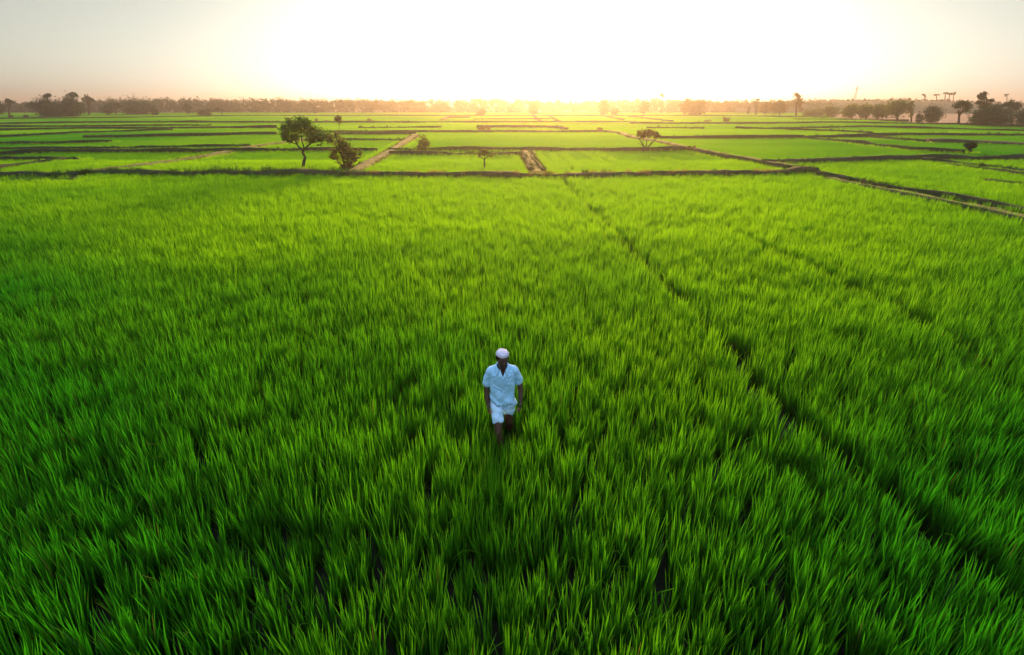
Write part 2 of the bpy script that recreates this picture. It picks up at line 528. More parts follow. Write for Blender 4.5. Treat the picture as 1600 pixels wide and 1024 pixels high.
def mask_paths(XY, extra):
    keep = np.ones(len(XY), bool)
    for kind, wd, ht, P in PATHS:
        hw = wd * 0.5 + (0.12 if kind == 'track' else 0.18) + extra
        lo, hi = P.min(0) - hw - 1, P.max(0) + hw + 1
        idx = np.where(keep & (XY[:, 0] > lo[0]) & (XY[:, 0] < hi[0]) & (XY[:, 1] > lo[1]) & (XY[:, 1] < hi[1]))[0]
        if len(idx):
            keep[idx[dist_to_path(XY[idx], P) < hw]] = False
    return keep


# trodden lines and gaps in the nearest field: (width m, points in the photo at the crop's top)
GAPS = [
 (0.145, [(880,280),(900,305),(950,350),(1010,410),(1060,460),(1100,500)], 1.0),
 (0.14, [(1100,500),(1160,560),(1220,620),(1270,670),(1330,720),(1390,760),(1480,840),(1600,930)], 0.97),
 (0.165, [(1150,365),(1280,420),(1400,475),(1480,520),(1570,585),(1640,640)], 1.0),
 (0.05, [(640,300),(600,345),(540,400),(470,470)], 0.5),
 (0.05, [(240,310),(100,345),(0,372)], 0.6),
 (0.05, [(1010,300),(1180,380),(1330,450)], 0.45),
 (0.09, [(872,239),(896,266)], 0.9), (0.09, [(925,238),(980,266)], 0.95), (0.09, [(1032,246),(1092,265)], 0.85),
 (0.09, [(738,243),(729,266)], 0.8),
]
GAPP = [(w_, np.array([ground(x, y, 0.45)[:2] for x, y in pts]), pr) for w_, pts, pr in GAPS]

MAN_XY = ground(786, 706)[:2]


def tone_shade(X, Y):
    """how deep green the crop stands: lens falloff painted in as darker leaves at the near end and both sides, patchy everywhere"""
    edge_shade = np.clip(1.10 - (Y - 2.0) / 16.0, 0, 1) + 0.75 * np.clip(np.abs(X - 0.06 * Y) / (Y + 4.0) - 0.18, 0, 1)  # near and side dimming put into the leaf colour
    return edge_shade * 0.85 + (vnoise(X, Y, 3.5, 21) - 0.5) * 0.35 + (vnoise(X, Y, 13.0, 22) - 0.5) * 0.25


def rice_near():
    st = 0.212
    ys = np.arange(-3.0, 42, st)
    rows = []
    for y in ys:
        hw = (max(y, 0) * 1.06 + 8.0)
        n = int(2 * hw / st)
        x = np.linspace(-hw, hw, n) + rs.uniform(-st / 2, st / 2)
        rows.append(np.stack([x, np.full(n, y)], 1))
    XY = np.concatenate(rows)
    XY += rs.normal(0, st * 0.30, XY.shape)
    XY = XY[mask_paths(XY, 0.02)]
    X, Y = XY.T
    keep = np.ones(len(XY), bool)
    for w_, P, pr in GAPP:
        d = dist_to_path(XY, P)
        keep &= ~((d < w_) & (rs.rand(len(XY)) < pr))
    # thin spots
    th = vnoise(X, Y, 0.9, 3) * 0.6 + vnoise(X, Y, 0.35, 4) * 0.4
    thin = (th < 0.22) & (Y < 8)
    keep &= ~(np.hypot(X - MAN_XY[0], Y - MAN_XY[1] + 0.01) < 0.105)
    XY = XY[keep]; X, Y = XY.T; thin = thin[keep]
    n = len(XY)
    big = vnoise(X, Y, 2.2, 5) * 0.5 + vnoise(X, Y, 0.6, 6) * 0.5
    sc = (0.86 + 0.26 * big) * rs.uniform(0.88, 1.10, n) * np.where(thin, 0.74, 1.0)
    near_man = np.exp(-(((X - MAN_XY[0]) / 0.30) ** 2 + ((Y - MAN_XY[1] + 0.35) / 0.50) ** 2))      # pushed down where he treads
    sc = sc * (1 - 0.14 * near_man) * (1 - 0.10 * np.clip((Y - 26) / 8, 0, 1))
    lx, ly = (vnoise(X, Y, 1.4, 8) - 0.5) * 0.12, (vnoise(X, Y, 1.4, 9) - 0.5) * 0.12
    pts = np.stack([X, Y, np.zeros(n), rs.uniform(0, 6.283, n), sc, lx + rs.normal(0, 0.035, n), ly + rs.normal(0, 0.035, n), rs.randint(0, len(RICE), n), tone_shade(X, Y)], 1)
    print('near rice hills', n)
    o = scatter('rice_grass', pts, RICE, 'tall bright green young rice filling the nearest field', 'rice')


def rice_far():
    def grid(y0, y1, st):
        rows = []
        for y in np.arange(y0, y1, st):
            hw = y * 1.06 + 14
            n = int(2 * hw / st)
            rows.append(np.stack([np.linspace(-hw, hw, n) + rs.uniform(-st / 2, st / 2), np.full(n, y)], 1))
        XY = np.concatenate(rows)
        return XY + rs.normal(0, st * 0.12, XY.shape)
    def emit(name, XY, var, label, zs):
        n = len(XY); X, Y = XY.T
        sc = (0.88 + 0.2 * vnoise(X, Y, 6.0, 15)) * rs.uniform(0.93, 1.07, n)
        pts = np.stack([X, Y, np.zeros(n), rs.randint(0, 4, n) * math.pi / 2 + rs.normal(0, .1, n), sc, rs.normal(0, .03, n), rs.normal(0, .03, n), rs.randint(0, len(var), n), 0.5 * vnoise(X, Y, 26.0, 23) + 0.3 * vnoise(X, Y, 5.0, 24) - 0.1 + 0.75 * np.clip(np.abs(X - 0.06 * Y) / Y - 0.22, 0, 1)], 1)  # noise is crop tone; the side term paints dimming into the leaves
        print(name, n)
        scatter(name, pts, var, label, 'rice')
    A = grid(41.8, 100, 0.92)
    A = A[mask_paths(A, 0.42)]
    k = np.ones(len(A), bool)
    for w_, P, pr in GAPP[6:]:
        k &= ~((dist_to_path(A, P) < 0.5))
    # clumps of single hills fill in along the banks and gaps
    emit('rice_grass', A[k], PATCH, 'green rice plots beyond the long grassy bank', 1)
    B = grid(38, 66, 0.3)
    kb = mask_paths(B, 0.05) & ~mask_paths(B, 0.75)
    for w_, P, pr in GAPP[6:]:
        kb |= (dist_to_path(B, P) < 0.9) & (dist_to_path(B, P) > w_)
    kb &= mask_paths(B, 0.05)
    B = B[kb & (B[:, 1] > 41.9)]
    n = len(B)
    pts = np.stack([B[:, 0], B[:, 1], np.zeros(n), rs.uniform(0, 6.28, n), rs.uniform(.74, .92, n), rs.normal(0, .05, n), rs.normal(0, .05, n), rs.randint(0, len(RICE), n)], 1)
    scatter('rice_grass', pts, RICE, 'green rice growing along the edges of the plots behind the long bank', 'rice')
    C = grid(99, FAR_EDGE, 1.9)
    C = C[mask_paths(C, 0.75)]
    C = C[~dry_zone(C)]
    D = grid(FAR_EDGE, 345, 2.6)
    D = D[~dry_zone(D)]
    C = np.concatenate([C, D])
    emit('rice_grass', C, WIDE, 'pale hazy rice plots reaching back to the far trees', 1)


DRY_LINE = np.array([ground(x, y, 0.2)[:2] for x, y in [(1290, 184.5), (1330, 187), (1380, 190.5), (1456, 195.5), (1520, 198), (1600, 200.5), (1800, 207)]])
def dry_zone(XY):
    """behind the lower edge of the dry pink field on the right"""
    th = XY[:, 0] / XY[:, 1]
    k = DRY_LINE[:, 0] / DRY_LINE[:, 1]
    return (th > k[0]) & (XY[:, 1] > np.interp(th, k, DRY_LINE[:, 1]))
FAR_EDGE = 232

def dry_field():
    k = 26
    f = np.linspace(1.0, 2.6, 6)
    L = resample(DRY_LINE, 6.0)
    n = len(L)
    V = [(p[0] * a, p[1] * a, 0.004) for a in f for p in L]
    q = [(j * n + i, j * n + i + 1, (j + 1) * n + i + 1, (j + 1) * n + i) for j in range(5) for i in range(n - 1)]
    tag(np_mesh('field', V, q, M['dryearth']), 'bare pinkish dry field in front of the trees', 'field', kind='structure')
dry_field()
rice_near()
rice_far()
bt = np.array(BANK_TUFTS)
n = len(bt)
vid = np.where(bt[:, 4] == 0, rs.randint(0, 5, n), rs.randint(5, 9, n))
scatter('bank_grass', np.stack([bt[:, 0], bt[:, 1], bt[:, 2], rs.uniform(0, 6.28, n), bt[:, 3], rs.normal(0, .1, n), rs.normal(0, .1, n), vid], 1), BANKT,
        'rough dark and dry grass growing on the banks between plots', 'grass')
# ------------------------------------------------------------------ trees
M['bark'] = solid_mat('bark', (0.035, 0.026, 0.018), (0.075, 0.058, 0.04), 6.0, 0.95, 0.6)
M['leaf_green'] = leaf_mat('leaf_green', (0.03, 0.075, 0.010), (0.07, 0.14, 0.016), (0.11, 0.16, 0.02), (0.15, 0.28, 0.014), 0.5, 0.03)
M['leaf_olive'] = leaf_mat('leaf_olive', (0.035, 0.06, 0.008), (0.08, 0.11, 0.012), (0.12, 0.12, 0.02), (0.19, 0.22, 0.012), 0.48, 0.03)
M['leaf_brown'] = leaf_mat('leaf_brown', (0.06, 0.045, 0.010), (0.11, 0.075, 0.015), (0.13, 0.08, 0.02), (0.24, 0.14, 0.015), 0.42, 0.02)
M['leaf_dark'] = leaf_mat('leaf_dark', (0.006, 0.035, 0.014), (0.016, 0.060, 0.020), (0.03, 0.07, 0.02), (0.012, 0.07, 0.016), 0.16, 0.02)
M['leaf_wood'] = leaf_mat('leaf_wood', (0.012, 0.035, 0.018), (0.028, 0.055, 0.026), (0.04, 0.06, 0.02), (0.02, 0.05, 0.014), 0.3, 0.02)


def tube_geo(pts, rad, sides=7):
    pts = [Vector(p) for p in pts]
    V, Fc = [], []
    for i, p in enumerate(pts):
        t = (pts[min(i + 1, len(pts) - 1)] - pts[max(i - 1, 0)]).normalized()
        a = t.orthogonal().normalized() if abs(t.z) < 0.99 else Vector((1, 0, 0))
        a = (Vector((1, 0, 0)) - t * t.x).normalized() if abs(t.x) < 0.9 else (Vector((0, 1, 0)) - t * t.y).normalized()
        b = t.cross(a)
        for k in range(sides):
            an = 2 * math.pi * k / sides
            V.append(p + (a * math.cos(an) + b * math.sin(an)) * rad[i])
    n = len(pts)
    for i in range(n - 1):
        for k in range(sides):
            Fc.append((i * sides + k, i * sides + (k + 1) % sides, (i + 1) * sides + (k + 1) % sides, (i + 1) * sides + k))
    Fc.append(tuple(range(sides))[::-1]); Fc.append(tuple((n - 1) * sides + k for k in range(sides)))
    return V, Fc


class Geo:
    def __init__(s): s.V, s.F, s.mi = [], [], []
    def add(s, V, Fc, m=0):
        b = len(s.V); s.V += [tuple(v) for v in V]; s.F += [tuple(b + i for i in f) for f in Fc]; s.mi += [m] * len(Fc)
    def tube(s, pts, rad, sides=7, m=0): s.add(*tube_geo(pts, rad, sides), m)
    def box(s, c, d, rot=None, m=0):
        c = Vector(c); V = []
        for z in (-1, 1):
            for x, y in ((-1, -1), (1, -1), (1, 1), (-1, 1)):
                v = Vector((x * d[0] / 2, y * d[1] / 2, z * d[2] / 2))
                if rot: v = rot @ v
                V.append(c + v)
        s.add(V, [(3, 2, 1, 0), (4, 5, 6, 7), (0, 1, 5, 4), (1, 2, 6, 5), (2, 3, 7, 6), (3, 0, 4, 7)], m)
    def obj(s, name, mats, parent=None, smooth=True):
        return mesh_obj(name, s.V, s.F, mats, parent, smooth, s.mi)


def leaves_geo(rg, blobs, n, size, cl=0.32, shell=0.55, droop=0.0):
    """blobs: (x, y, z, rx, ry, rz). Leaf-sized faces in clumps spread through each blob."""
    B = np.array(blobs, float)
    wgt = (B[:, 3] * B[:, 5]) ** 1.0; wgt /= wgt.sum()
    per = 14
    nc = max(6, n // per)
    bi = rg.choice(len(B), nc, p=wgt)
    d = rg.randn(nc, 3); d /= np.linalg.norm(d, axis=1)[:, None]
    rr = np.where(rg.rand(nc) < shell, rg.uniform(0.72, 1.04, nc), rg.rand(nc) ** 0.5 * 0.8)
    C = B[bi, :3] + d * rr[:, None] * B[bi, 3:6]
    ci = np.repeat(np.arange(nc), per)
    sg = cl * np.minimum(B[bi, 3], B[bi, 5])[ci]
    P = C[ci] + rg.randn(len(ci), 3) * np.minimum(sg, size * 2.6)[:, None] * np.array([1, 1, 0.8])
    m = len(P)
    u = rg.randn(m, 3); u[:, 2] = u[:, 2] * 0.5 - droop; u /= np.linalg.norm(u, axis=1)[:, None]
    v = rg.randn(m, 3); v -= (v * u).sum(1)[:, None] * u; v /= np.linalg.norm(v, axis=1)[:, None]
    s = size * rg.uniform(0.6, 1.35, m)[:, None]
    a = P - u * s * 0.5; b = P + v * s * 0.27; c = P + u * s * 0.6; e = P - v * s * 0.27
    V = np.stack([a, b, c, e], 1).reshape(-1, 3)
    Q = np.arange(4 * m).reshape(-1, 4)
    r = np.repeat(np.clip(rg.rand(nc)[ci] * 0.7 + rg.rand(m) * 0.3, 0, 1), 4)
    t = np.tile([0, .5, 1, .5], m) * 0.9
    return V, Q, dict(r=r, t=t)


def tree(name, label, cat, base, Y, limbs, blobs, n, size, mat, group=None, shell=0.55, cl=0.32, seed=0, trunk_name='trunk', depth=0.8, droop=0.0):
    """base: photo pixel of the foot; Y: how far; limbs: [[(px, py, r_cm, dy), ...]]; blobs: [(px, py, rx_px, ry_px, dy)]"""
    rg = np.random.RandomState(seed + 1000)
    b0 = Vector(at_dist(base[0], base[1], Y)); b0.z = 0.0
    z0 = at_dist(base[0], base[1], Y)[2]
    mpp = (Y * math.cos(PITCH) + CAM_H * math.sin(PITCH)) / F          # metres a photo pixel spans there
    def loc(px, py, dy=0.0):
        p = Vector(at_dist(px, py, Y + dy)); p -= b0
        return p
    root = empty(name, b0)
    tag(root, label, cat, group)
    g = Geo()
    for lb in limbs:
        pts = [loc(q[0], q[1], q[3] if len(q) > 3 else 0) for q in lb]
        if lb[0][:2] == tuple(base): pts[0].z = -0.15
        # smooth the bends a little
        Pn, Rn = [], []
        for i in range(len(pts) - 1):
            for f in (0, .5):
                Pn.append(pts[i].lerp(pts[i + 1], f)); Rn.append((lb[i][2] * (1 - f) + lb[i + 1][2] * f) * 0.01)
        Pn.append(pts[-1]); Rn.append(lb[-1][2] * 0.01)
        g.tube(Pn, Rn, 7)
    g.obj(trunk_name, M['bark'], root)
    if blobs:
        BB = []
        for q in blobs:
            dy = q[4] if len(q) > 4 else rg.uniform(-0.5, 0.5) * q[2] * mpp
            p = loc(q[0], q[1], dy)
            BB.append((p.x, p.y, p.z, q[2] * mpp, q[2] * mpp * depth, q[3] * mpp))
        V, Q, at = leaves_geo(rg, BB, n, size, cl, shell, droop)
        np_mesh('crown', V, Q, M[mat], at, parent=root)
    return root


TG = 'single trees and bushes standing in the rice plots'
Y1 = ground(471, 266, 0.3)[1] + 0.3
tree('tree', 'largest tree on the long bank, twisted bare trunk under a wide leafy crown', 'tree', (471, 268), Y1,
     [[(471, 268, 13), (475, 252, 10), (477, 246, 9), (473, 239, 8.5), (474, 234, 8)],
      [(474, 235, 7), (466, 229, 5.5), (461, 220, 4), (455, 207, 2.5)],
      [(474, 235, 7), (480, 229, 5.5), (488, 222, 4, .3), (500, 214, 2.5, .4)],
      [(476, 233, 5), (472, 222, 4, -.3), (470, 205, 2.5, -.3), (470, 186, 1)],
      [(484, 226, 4), (484, 214, 3, -.3), (486, 204, 1.5, -.4)], [(464, 226, 4), (452, 221, 2.5), (446, 220, 1.2)], [(490, 221, 3), (505, 221, 1.5), (512, 219, 1)]],
     [(455, 205, 14, 11), (470, 197, 14, 11), (484, 205, 12, 11), (498, 209, 12, 9), (470, 186, 3.0, 4), (515, 222, 7, 6), (501, 226, 6, 3), (452, 193, 7, 7), (443, 198, 5, 8), (450, 219, 8, 5), (447, 212, 8, 6), (509, 212, 8, 7),
      (488, 219, 11, 5), (463, 214, 10, 7), (478, 191, 7, 6), (502, 219, 8, 4), (453, 186.5, 2.2, 2.5), (480, 187, 2.4, 3)],
     4800, 0.15, 'leaf_green', TG, seed=1)
Y2 = ground(543, 268, 0.3)[1] + 0.2
tree('tree', 'bushy olive tree of several stems beside the largest tree, leaning towards it', 'tree', (542, 270), Y2,
     [[(541, 270, 9), (538, 255, 7), (534, 243, 5), (526, 228, 2.5), (518, 216, 1)], [(544, 270, 9), (544, 254, 7, .3), (543, 238, 5, .3), (536, 222, 2)],
      [(546, 270, 8), (549, 256, 6), (552, 246, 4), (558, 238, 1.5)], [(543, 262, 6), (551, 250, 4, -.4), (562, 246, 1.5, -.5)], [(540, 264, 6), (530, 254, 3, -.3), (524, 246, 1.5, -.3)],
      [(546, 264, 5), (554, 259, 3, .3), (562, 256, 1.5, .3)]],
     [(530, 222, 10, 8), (538, 230, 10, 9), (524, 238, 9, 8), (544, 240, 11, 10), (553, 244, 9, 8), (520, 246, 5, 3), (534, 250, 9, 7), (560, 249, 6, 6), (526, 212, 5, 5), (515, 217, 5, 5),
      (548, 256, 8, 5), (543, 264, 7, 5), (536, 262, 5, 6), (559, 232, 2.5, 3), (540, 226, 5, 4), (549, 234, 4, 5), (564, 241, 3, 3)],
     3400, 0.14, 'leaf_olive', TG, shell=0.5, seed=2)
Y3 = ground(757, 266, 0.3)[1]
tree('tree', 'small thin tree on a straight stem just behind the long bank, open flat crown', 'tree', (757, 267), Y3,
     [[(757, 267, 7), (757, 256, 6), (757, 249, 5)], [(757, 250, 3), (750, 244, 2), (745, 240, 1)], [(757, 250, 3), (763, 244, 2), (771, 242, 1)], [(757, 250, 2.5), (757, 242, 1.5), (756, 236, 1)], [(753, 247, 1.5), (747, 246, .8)]],
     [(748, 241, 5.5, 4.5), (756, 238, 6.5, 4), (764, 242, 5, 4), (771, 242, 4.5, 4), (755, 243, 7, 2.5)], 520, 0.12, 'leaf_olive', TG, shell=0.4, seed=3)
Y4 = ground(661, 236, 0.35)[1]
tree('bush', 'single upright many-stemmed bush on the second bank, left of centre', 'bush', (661, 236), Y4,
     [[(660, 236, 4), (658, 228, 3), (655, 218, 1)], [(661, 236, 4), (661, 225, 3), (661, 215, 1)], [(662, 236, 4), (665, 228, 3), (669, 219, 1)], [(661, 235, 3), (653, 229, 1)], [(662, 235, 3), (671, 230, 1)]],
     [(655, 222, 4, 6), (662, 219, 5, 6), (668, 223, 4.5, 6), (661, 229, 7, 5), (655, 230, 4, 3), (670, 229, 2.5, 3)], 760, 0.17, 'leaf_olive', TG, shell=0.4, seed=4, trunk_name='stem')
Y5 = ground(1010, 236, 0.35)[1]
tree('tree', 'brownish fan-shaped tree with limbs spreading in a V from the bank', 'tree', (1010, 236), Y5,
     [[(1008, 236, 10), (1007, 230, 8), (1003, 224, 6), (998, 216, 3)], [(1010, 236, 9), (1010, 228, 6), (1011, 218, 3)], [(1012, 236, 10), (1013, 230, 8), (1018, 224, 6), (1026, 217, 3)],
      [(1006, 229, 3), (1000, 225, 2.4), (995, 222, 1.2)], [(1015, 227, 3), (1020, 218, 1.5)], [(1004, 225, 2.5), (1006, 214, 1.2)]],
     [(1001, 210, 7, 5), (1010, 209, 9, 5.5), (1020, 210, 8, 5.5), (1027, 212, 5, 4), (1027, 209, 4, 3), (999, 206, 2.5, 3.5), (996, 219, 2.5, 1.5), (1016, 205, 3, 2.5)],
     1500, 0.17, 'leaf_brown', TG, shell=0.5, seed=5)
tree('bush', 'dark little cone-shaped bush tapering to its foot, among the right-hand plots', 'bush', (1516, 239), ground(1516, 239, 0.4)[1],
     [[(1515, 239, 5), (1516, 234, 4), (1512, 226, 1.5)], [(1516, 239, 5), (1519, 232, 3), (1522, 226, 1)]],
     [(1513, 227, 4.5, 4), (1519, 226, 4.5, 4), (1523, 227, 3, 3), (1516, 231, 4.5, 3.5), (1516, 235, 2.2, 3), (1510, 228, 2.5, 2.5)], 650, 0.2, 'leaf_dark', TG, seed=6, trunk_name='stem')
tree('sapling', 'slender sapling with a small round head behind the bushy olive tree', 'sapling', (530, 209), ground(530, 209, 0.35)[1],
     [[(530, 209, 5), (530, 200, 4), (529, 190, 3)], [(530, 196, 3), (526, 188, 1)], [(530, 196, 3), (533, 187, 1)]],
     [(527, 187, 4, 4), (531, 188, 4, 4), (529, 184, 3.5, 3)], 300, 0.3, 'leaf_olive', TG, seed=7)
tree('bush', 'pale scrubby bush with bare twigs by a short bank near the centre', 'bush', (760, 204), ground(760, 204, 0.4)[1],
     [[(760, 204, 5), (760, 196, 2)], [(757, 204, 4), (752, 198, 1.5)], [(761, 204, 4), (765, 198, 1.5)], [(758, 204, 4), (755, 195, 1.5)]],
     [(751, 201, 3.5, 3), (757, 200, 4, 4), (761, 197, 3, 4), (764, 201, 3, 3)], 260, 0.3, 'leaf_brown', TG, shell=.3, seed=8, trunk_name='stem')
tree('bush', 'tiny bush on the end of a bank in the orange glow', 'bush', (937, 206), ground(937, 206, 0.4)[1],
     [[(937, 206, 4), (936, 200, 2)], [(938, 206, 4), (939, 201, 2)]], [(936, 201, 2.5, 2), (939, 203, 2.5, 2)], 120, 0.3, 'leaf_brown', TG, seed=9, trunk_name='stem')
tree('bush', 'rounded grassy bush capping the corner where bank and track meet', 'bush', (1078, 235), ground(1078, 235, 0.4)[1],
     [[(1078, 235, 6), (1078, 231, 3)], [(1074, 235, 6), (1073, 232, 3)]], [(1072, 233, 5, 2.5), (1078, 231.5, 5.5, 3), (1084, 232.5, 3, 2.5)], 420, 0.22, 'leaf_brown', TG, seed=10, trunk_name='stem')

# --- far trees: built from an outline box (x0, x1, top, foot) and a kind of growth
def far_tree(name, label, cat, box, foot_x, kind, mat='leaf_dark', group='trees at the edge of the plain', seed=0, n=None, Yd=None):
    x0, x1, y0, y1 = box
    rg = np.random.RandomState(seed * 7 + 5)
    Y = Yd or ground(foot_x, y1, 0.0)[1]
    w_, h_ = x1 - x0, y1 - y0
    mpp = Y * math.cos(PITCH) / F
    cx = (x0 + x1) / 2
    B, L = [], []
    tr = max(8, 0.035 * h_ * mpp * 100)
    if kind == 'round':
        ct, cb = y0, y1 - 0.16 * h_
        for k in range(9):
            a = rg.uniform(0, 2 * math.pi); q = rg.rand() ** 0.5
            B.append((cx + math.cos(a) * q * w_ * 0.28, (ct + cb) / 2 + math.sin(a) * q * (cb - ct) * 0.26, w_ * rg.uniform(.20, .30), (cb - ct) * rg.uniform(.20, .32)))
        B.append((cx, (ct + cb) / 2, w_ * 0.42, (cb - ct) * 0.42))
        L.append([(foot_x, y1, tr * 1.3), (foot_x, y1 - 0.25 * h_, tr), (cx, y1 - 0.6 * h_, tr * .5)])
        for s in (-1, 1): L.append([(foot_x, y1 - 0.22 * h_, tr * .7), (cx + s * w_ * .22, y1 - .5 * h_, tr * .3)])
    elif kind == 'bush':
        for k in range(13):
            B.append((rg.uniform(x0 + w_ * .14, x1 - w_ * .14), y1 - rg.uniform(.12, .80) * h_, w_ * rg.uniform(.17, .28), h_ * rg.uniform(.18, .30)))
        B.append((cx, y1 - .42 * h_, w_ * .40, h_ * .44))
        L.append([(foot_x, y1, tr), (cx, y1 - .4 * h_, tr * .5)])
        L.append([(foot_x, y1, tr * .8), (cx + w_ * .2, y1 - .5 * h_, tr * .3)])
    elif kind == 'umbrella':
        for k in range(7):
            f = (k + .5) / 7
            B.append((x0 + w_ * f, y0 + h_ * (.12 + .22 * abs(f - .45) + rg.uniform(-.03, .05)), w_ * .17, h_ * rg.uniform(.06, .12)))
        B.append((cx - w_ * .05, y0 + .14 * h_, w_ * .3, h_ * .11)); B.append((cx + w_ * .2, y0 + .36 * h_, w_ * .16, h_ * .09)); B.append((cx - w_ * .3, y0 + .42 * h_, w_ * .12, h_ * .06))
        L.append([(foot_x, y1, tr * 1.3), (foot_x + .02 * w_, y1 - .4 * h_, tr), (cx, y0 + .3 * h_, tr * .6)])
        for s in (-.34, -.15, .2, .36): L.append([(foot_x, y1 - .42 * h_, tr * .6), (cx + s * w_, y0 + .24 * h_, tr * .25)])
    elif kind == 'tall':
        for k in range(9):
            f = k / 8
            B.append((cx + rg.uniform(-.24, .24) * w_, y0 + h_ * (.08 + .62 * f), w_ * rg.uniform(.2, .32) * (1 - .35 * f), h_ * rg.uniform(.06, .1)))
        L.append([(foot_x, y1, tr * 1.2), (foot_x, y1 - .4 * h_, tr * .9), (cx, y0 + .2 * h_, tr * .5)])
        for s, f in ((-.3, .3), (.3, .25), (.25, .45), (-.25, .5)): L.append([(foot_x, y0 + (f + .18) * h_, tr * .4), (cx + s * w_, y0 + f * h_, tr * .2)])
    elif kind == 'tiered':                                   # loose flat sprays on bare limbs
        for k in range(8):
            f = rg.uniform(0, 1)
            B.append((x0 + w_ * rg.uniform(.12, .88), y0 + h_ * (.05 + .5 * k / 8), w_ * rg.uniform(.12, .2), h_ * rg.uniform(.03, .055)))
        L.append([(foot_x, y1, tr * 1.1), (foot_x, y1 - .5 * h_, tr * .8), (cx, y0 + .1 * h_, tr * .3)])
        for b in B: L.append([(foot_x, y0 + .6 * h_, tr * .35), (b[0], b[1], tr * .15)])
    elif kind == 'pole':                                     # tall bare stem with a tuft
        L.append([(foot_x, y1, tr * .8), ((foot_x + cx) / 2, (y0 + y1) / 2, tr * .65), (cx, y0 + .1 * h_, tr * .5)])
        for s in (-.38, -.1, .3): B.append((cx + (s + rg.uniform(-.12, .12)) * w_, y0 + h_ * (.07 + rg.uniform(0, .12)), w_ * rg.uniform(.16, .3), h_ * rg.uniform(.04, .07)))
    size = max(0.2, 2.3 * mpp)
    n = n if kind == 'pole' and n else int(min(5600, max(220, w_ * h_ * (4.2 if kind in ('round', 'bush') else 1.4))))
    return tree(name, label, cat, (foot_x, y1), Y, L, B, n, size, mat, group, seed=seed, cl=0.4)


FT = far_tree
D = 'leaf_dark'
FT('tree', 'broad dark tree at the far left, wider of the dense dark pair', 'tree', (50, 98, 157, 184.5), 74, 'bush', D, seed=1, n=1900)
FT('tree', 'dense dark tree at the far left, taller of the dark pair', 'tree', (95, 128, 151, 184), 112, 'bush', D, seed=2, n=1600)
FT('palm_tree', 'thin tree top rising over the wider dark tree, small flat tuft', 'tree', (70, 79, 145.5, 186), 74.5, 'pole', D, seed=3, Yd=222)
FT('palm_tree', 'thin tree top with a peaked tuft rising over the taller dark tree', 'tree', (109, 119, 143, 186), 114, 'pole', D, seed=4, Yd=224)
FT('tree', 'slim umbrella-topped tree right beside the dense dark pair', 'tree', (130, 145, 149, 181), 139, 'umbrella', D, seed=5)
FT('tree', 'hazy tree with a domed top at the left edge of the plain', 'tree', (8, 21, 153.5, 182), 14, 'umbrella', D, seed=6)
FT('tree', 'hazy tree cut by the left edge of the picture', 'tree', (-8, 5, 157, 182), -1, 'round', D, seed=7)
FT('bush', 'little dark bush in front of the hazy wood, first from the left edge', 'bush', (14, 20, 178, 186), 17, 'bush', D, seed=8)
FT('bush', 'little dark bush just left of the broad dark tree', 'bush', (37, 45, 180, 186), 41, 'bush', D, seed=9)
FT('tree', 'grey round hazy tree right of the slim umbrella-topped one', 'tree', (160, 177, 165, 182), 168, 'round', D, seed=10)
FT('tree', 'hazy leaning-topped tree behind the grey round one', 'tree', (172, 188, 159.5, 181), 181, 'umbrella', 'leaf_wood', seed=11)
FT('tree', 'broad hazy tree with a peaked top, centre of the left wood edge', 'tree', (194, 236, 152, 180.5), 219, 'bush', 'leaf_wood', seed=12)
FT('bush', 'small dark oval bush at the foot of the broad hazy peaked tree', 'bush', (237, 247, 167, 181.5), 242, 'bush', D, seed=13)
FT('tree', 'small round-headed tree standing alone left of the low dome bush', 'tree', (288, 300, 162, 180), 294, 'round', D, seed=14)
FT('bush', 'low dark dome-shaped bush in the open hazy field at left', 'bush', (308, 333, 171, 182), 320, 'bush', D, seed=15)
FT('tree', 'low flat-topped tree beside the dome-shaped bush', 'tree', (332, 351, 169.5, 182), 347, 'umbrella', 'leaf_wood', seed=16)
FT('tree_stump', 'short bare stump by the dome-shaped bush', 'stump', (300.5, 303.5, 174, 182), 302, 'pole', D, seed=17, n=40)
FT('tree', 'faint tree in the haze above the largest tree', 'tree', (487, 498, 166, 178.5), 493, 'round', 'leaf_wood', seed=18)
FT('tree', 'faint tall hazy tree right of the largest tree, before the wood', 'tree', (578, 588, 160, 177.5), 583, 'tall', 'leaf_wood', seed=19)
FT('bush', 'small dark spiky bush showing over the right shoulder of the largest tree', 'bush', (492, 498, 184, 193), 495, 'bush', 'leaf_olive', seed=20)
FT('bush', 'low bush right of the spiky one, above the largest tree\'s right end', 'bush', (506, 515, 187, 193.5), 510, 'bush', 'leaf_olive', seed=21)
FT('bush', 'small upright bush on the hazy bank right of the sapling', 'bush', (573, 580, 184, 193), 576, 'bush', 'leaf_olive', seed=22)
FT('bush', 'square dark bush in the hazy fields left of the glow', 'bush', (744, 759, 170, 182), 752, 'bush', 'leaf_wood', seed=23)
FT('tree', 'pale tree dissolving in the glow, just right of the square bush', 'tree', (792, 801, 166, 178), 796, 'round', 'leaf_wood', seed=24)
FT('tree', 'pale twin-topped tree in the glow near the centre of the horizon', 'tree', (825, 842, 156, 180), 833, 'bush', 'leaf_dark', seed=25)
FT('bush', 'faint small bush at the foot of the pale twin-topped tree', 'bush', (806, 814, 168, 177.5), 810, 'bush', 'leaf_wood', seed=26)
FT('tree', 'upright orange-lit tree in the brightest haze', 'tree', (934, 950, 155, 181), 942, 'bush', 'leaf_dark', seed=27)
FT('bush', 'small orange-lit bush right of the upright orange tree', 'bush', (956, 967, 167, 181), 961, 'bush', 'leaf_dark', seed=28)
FT('tree', 'hazy orange tree left of the big dome-crowned one', 'tree', (999, 1014, 157, 180), 1006, 'round', 'leaf_dark', seed=29)
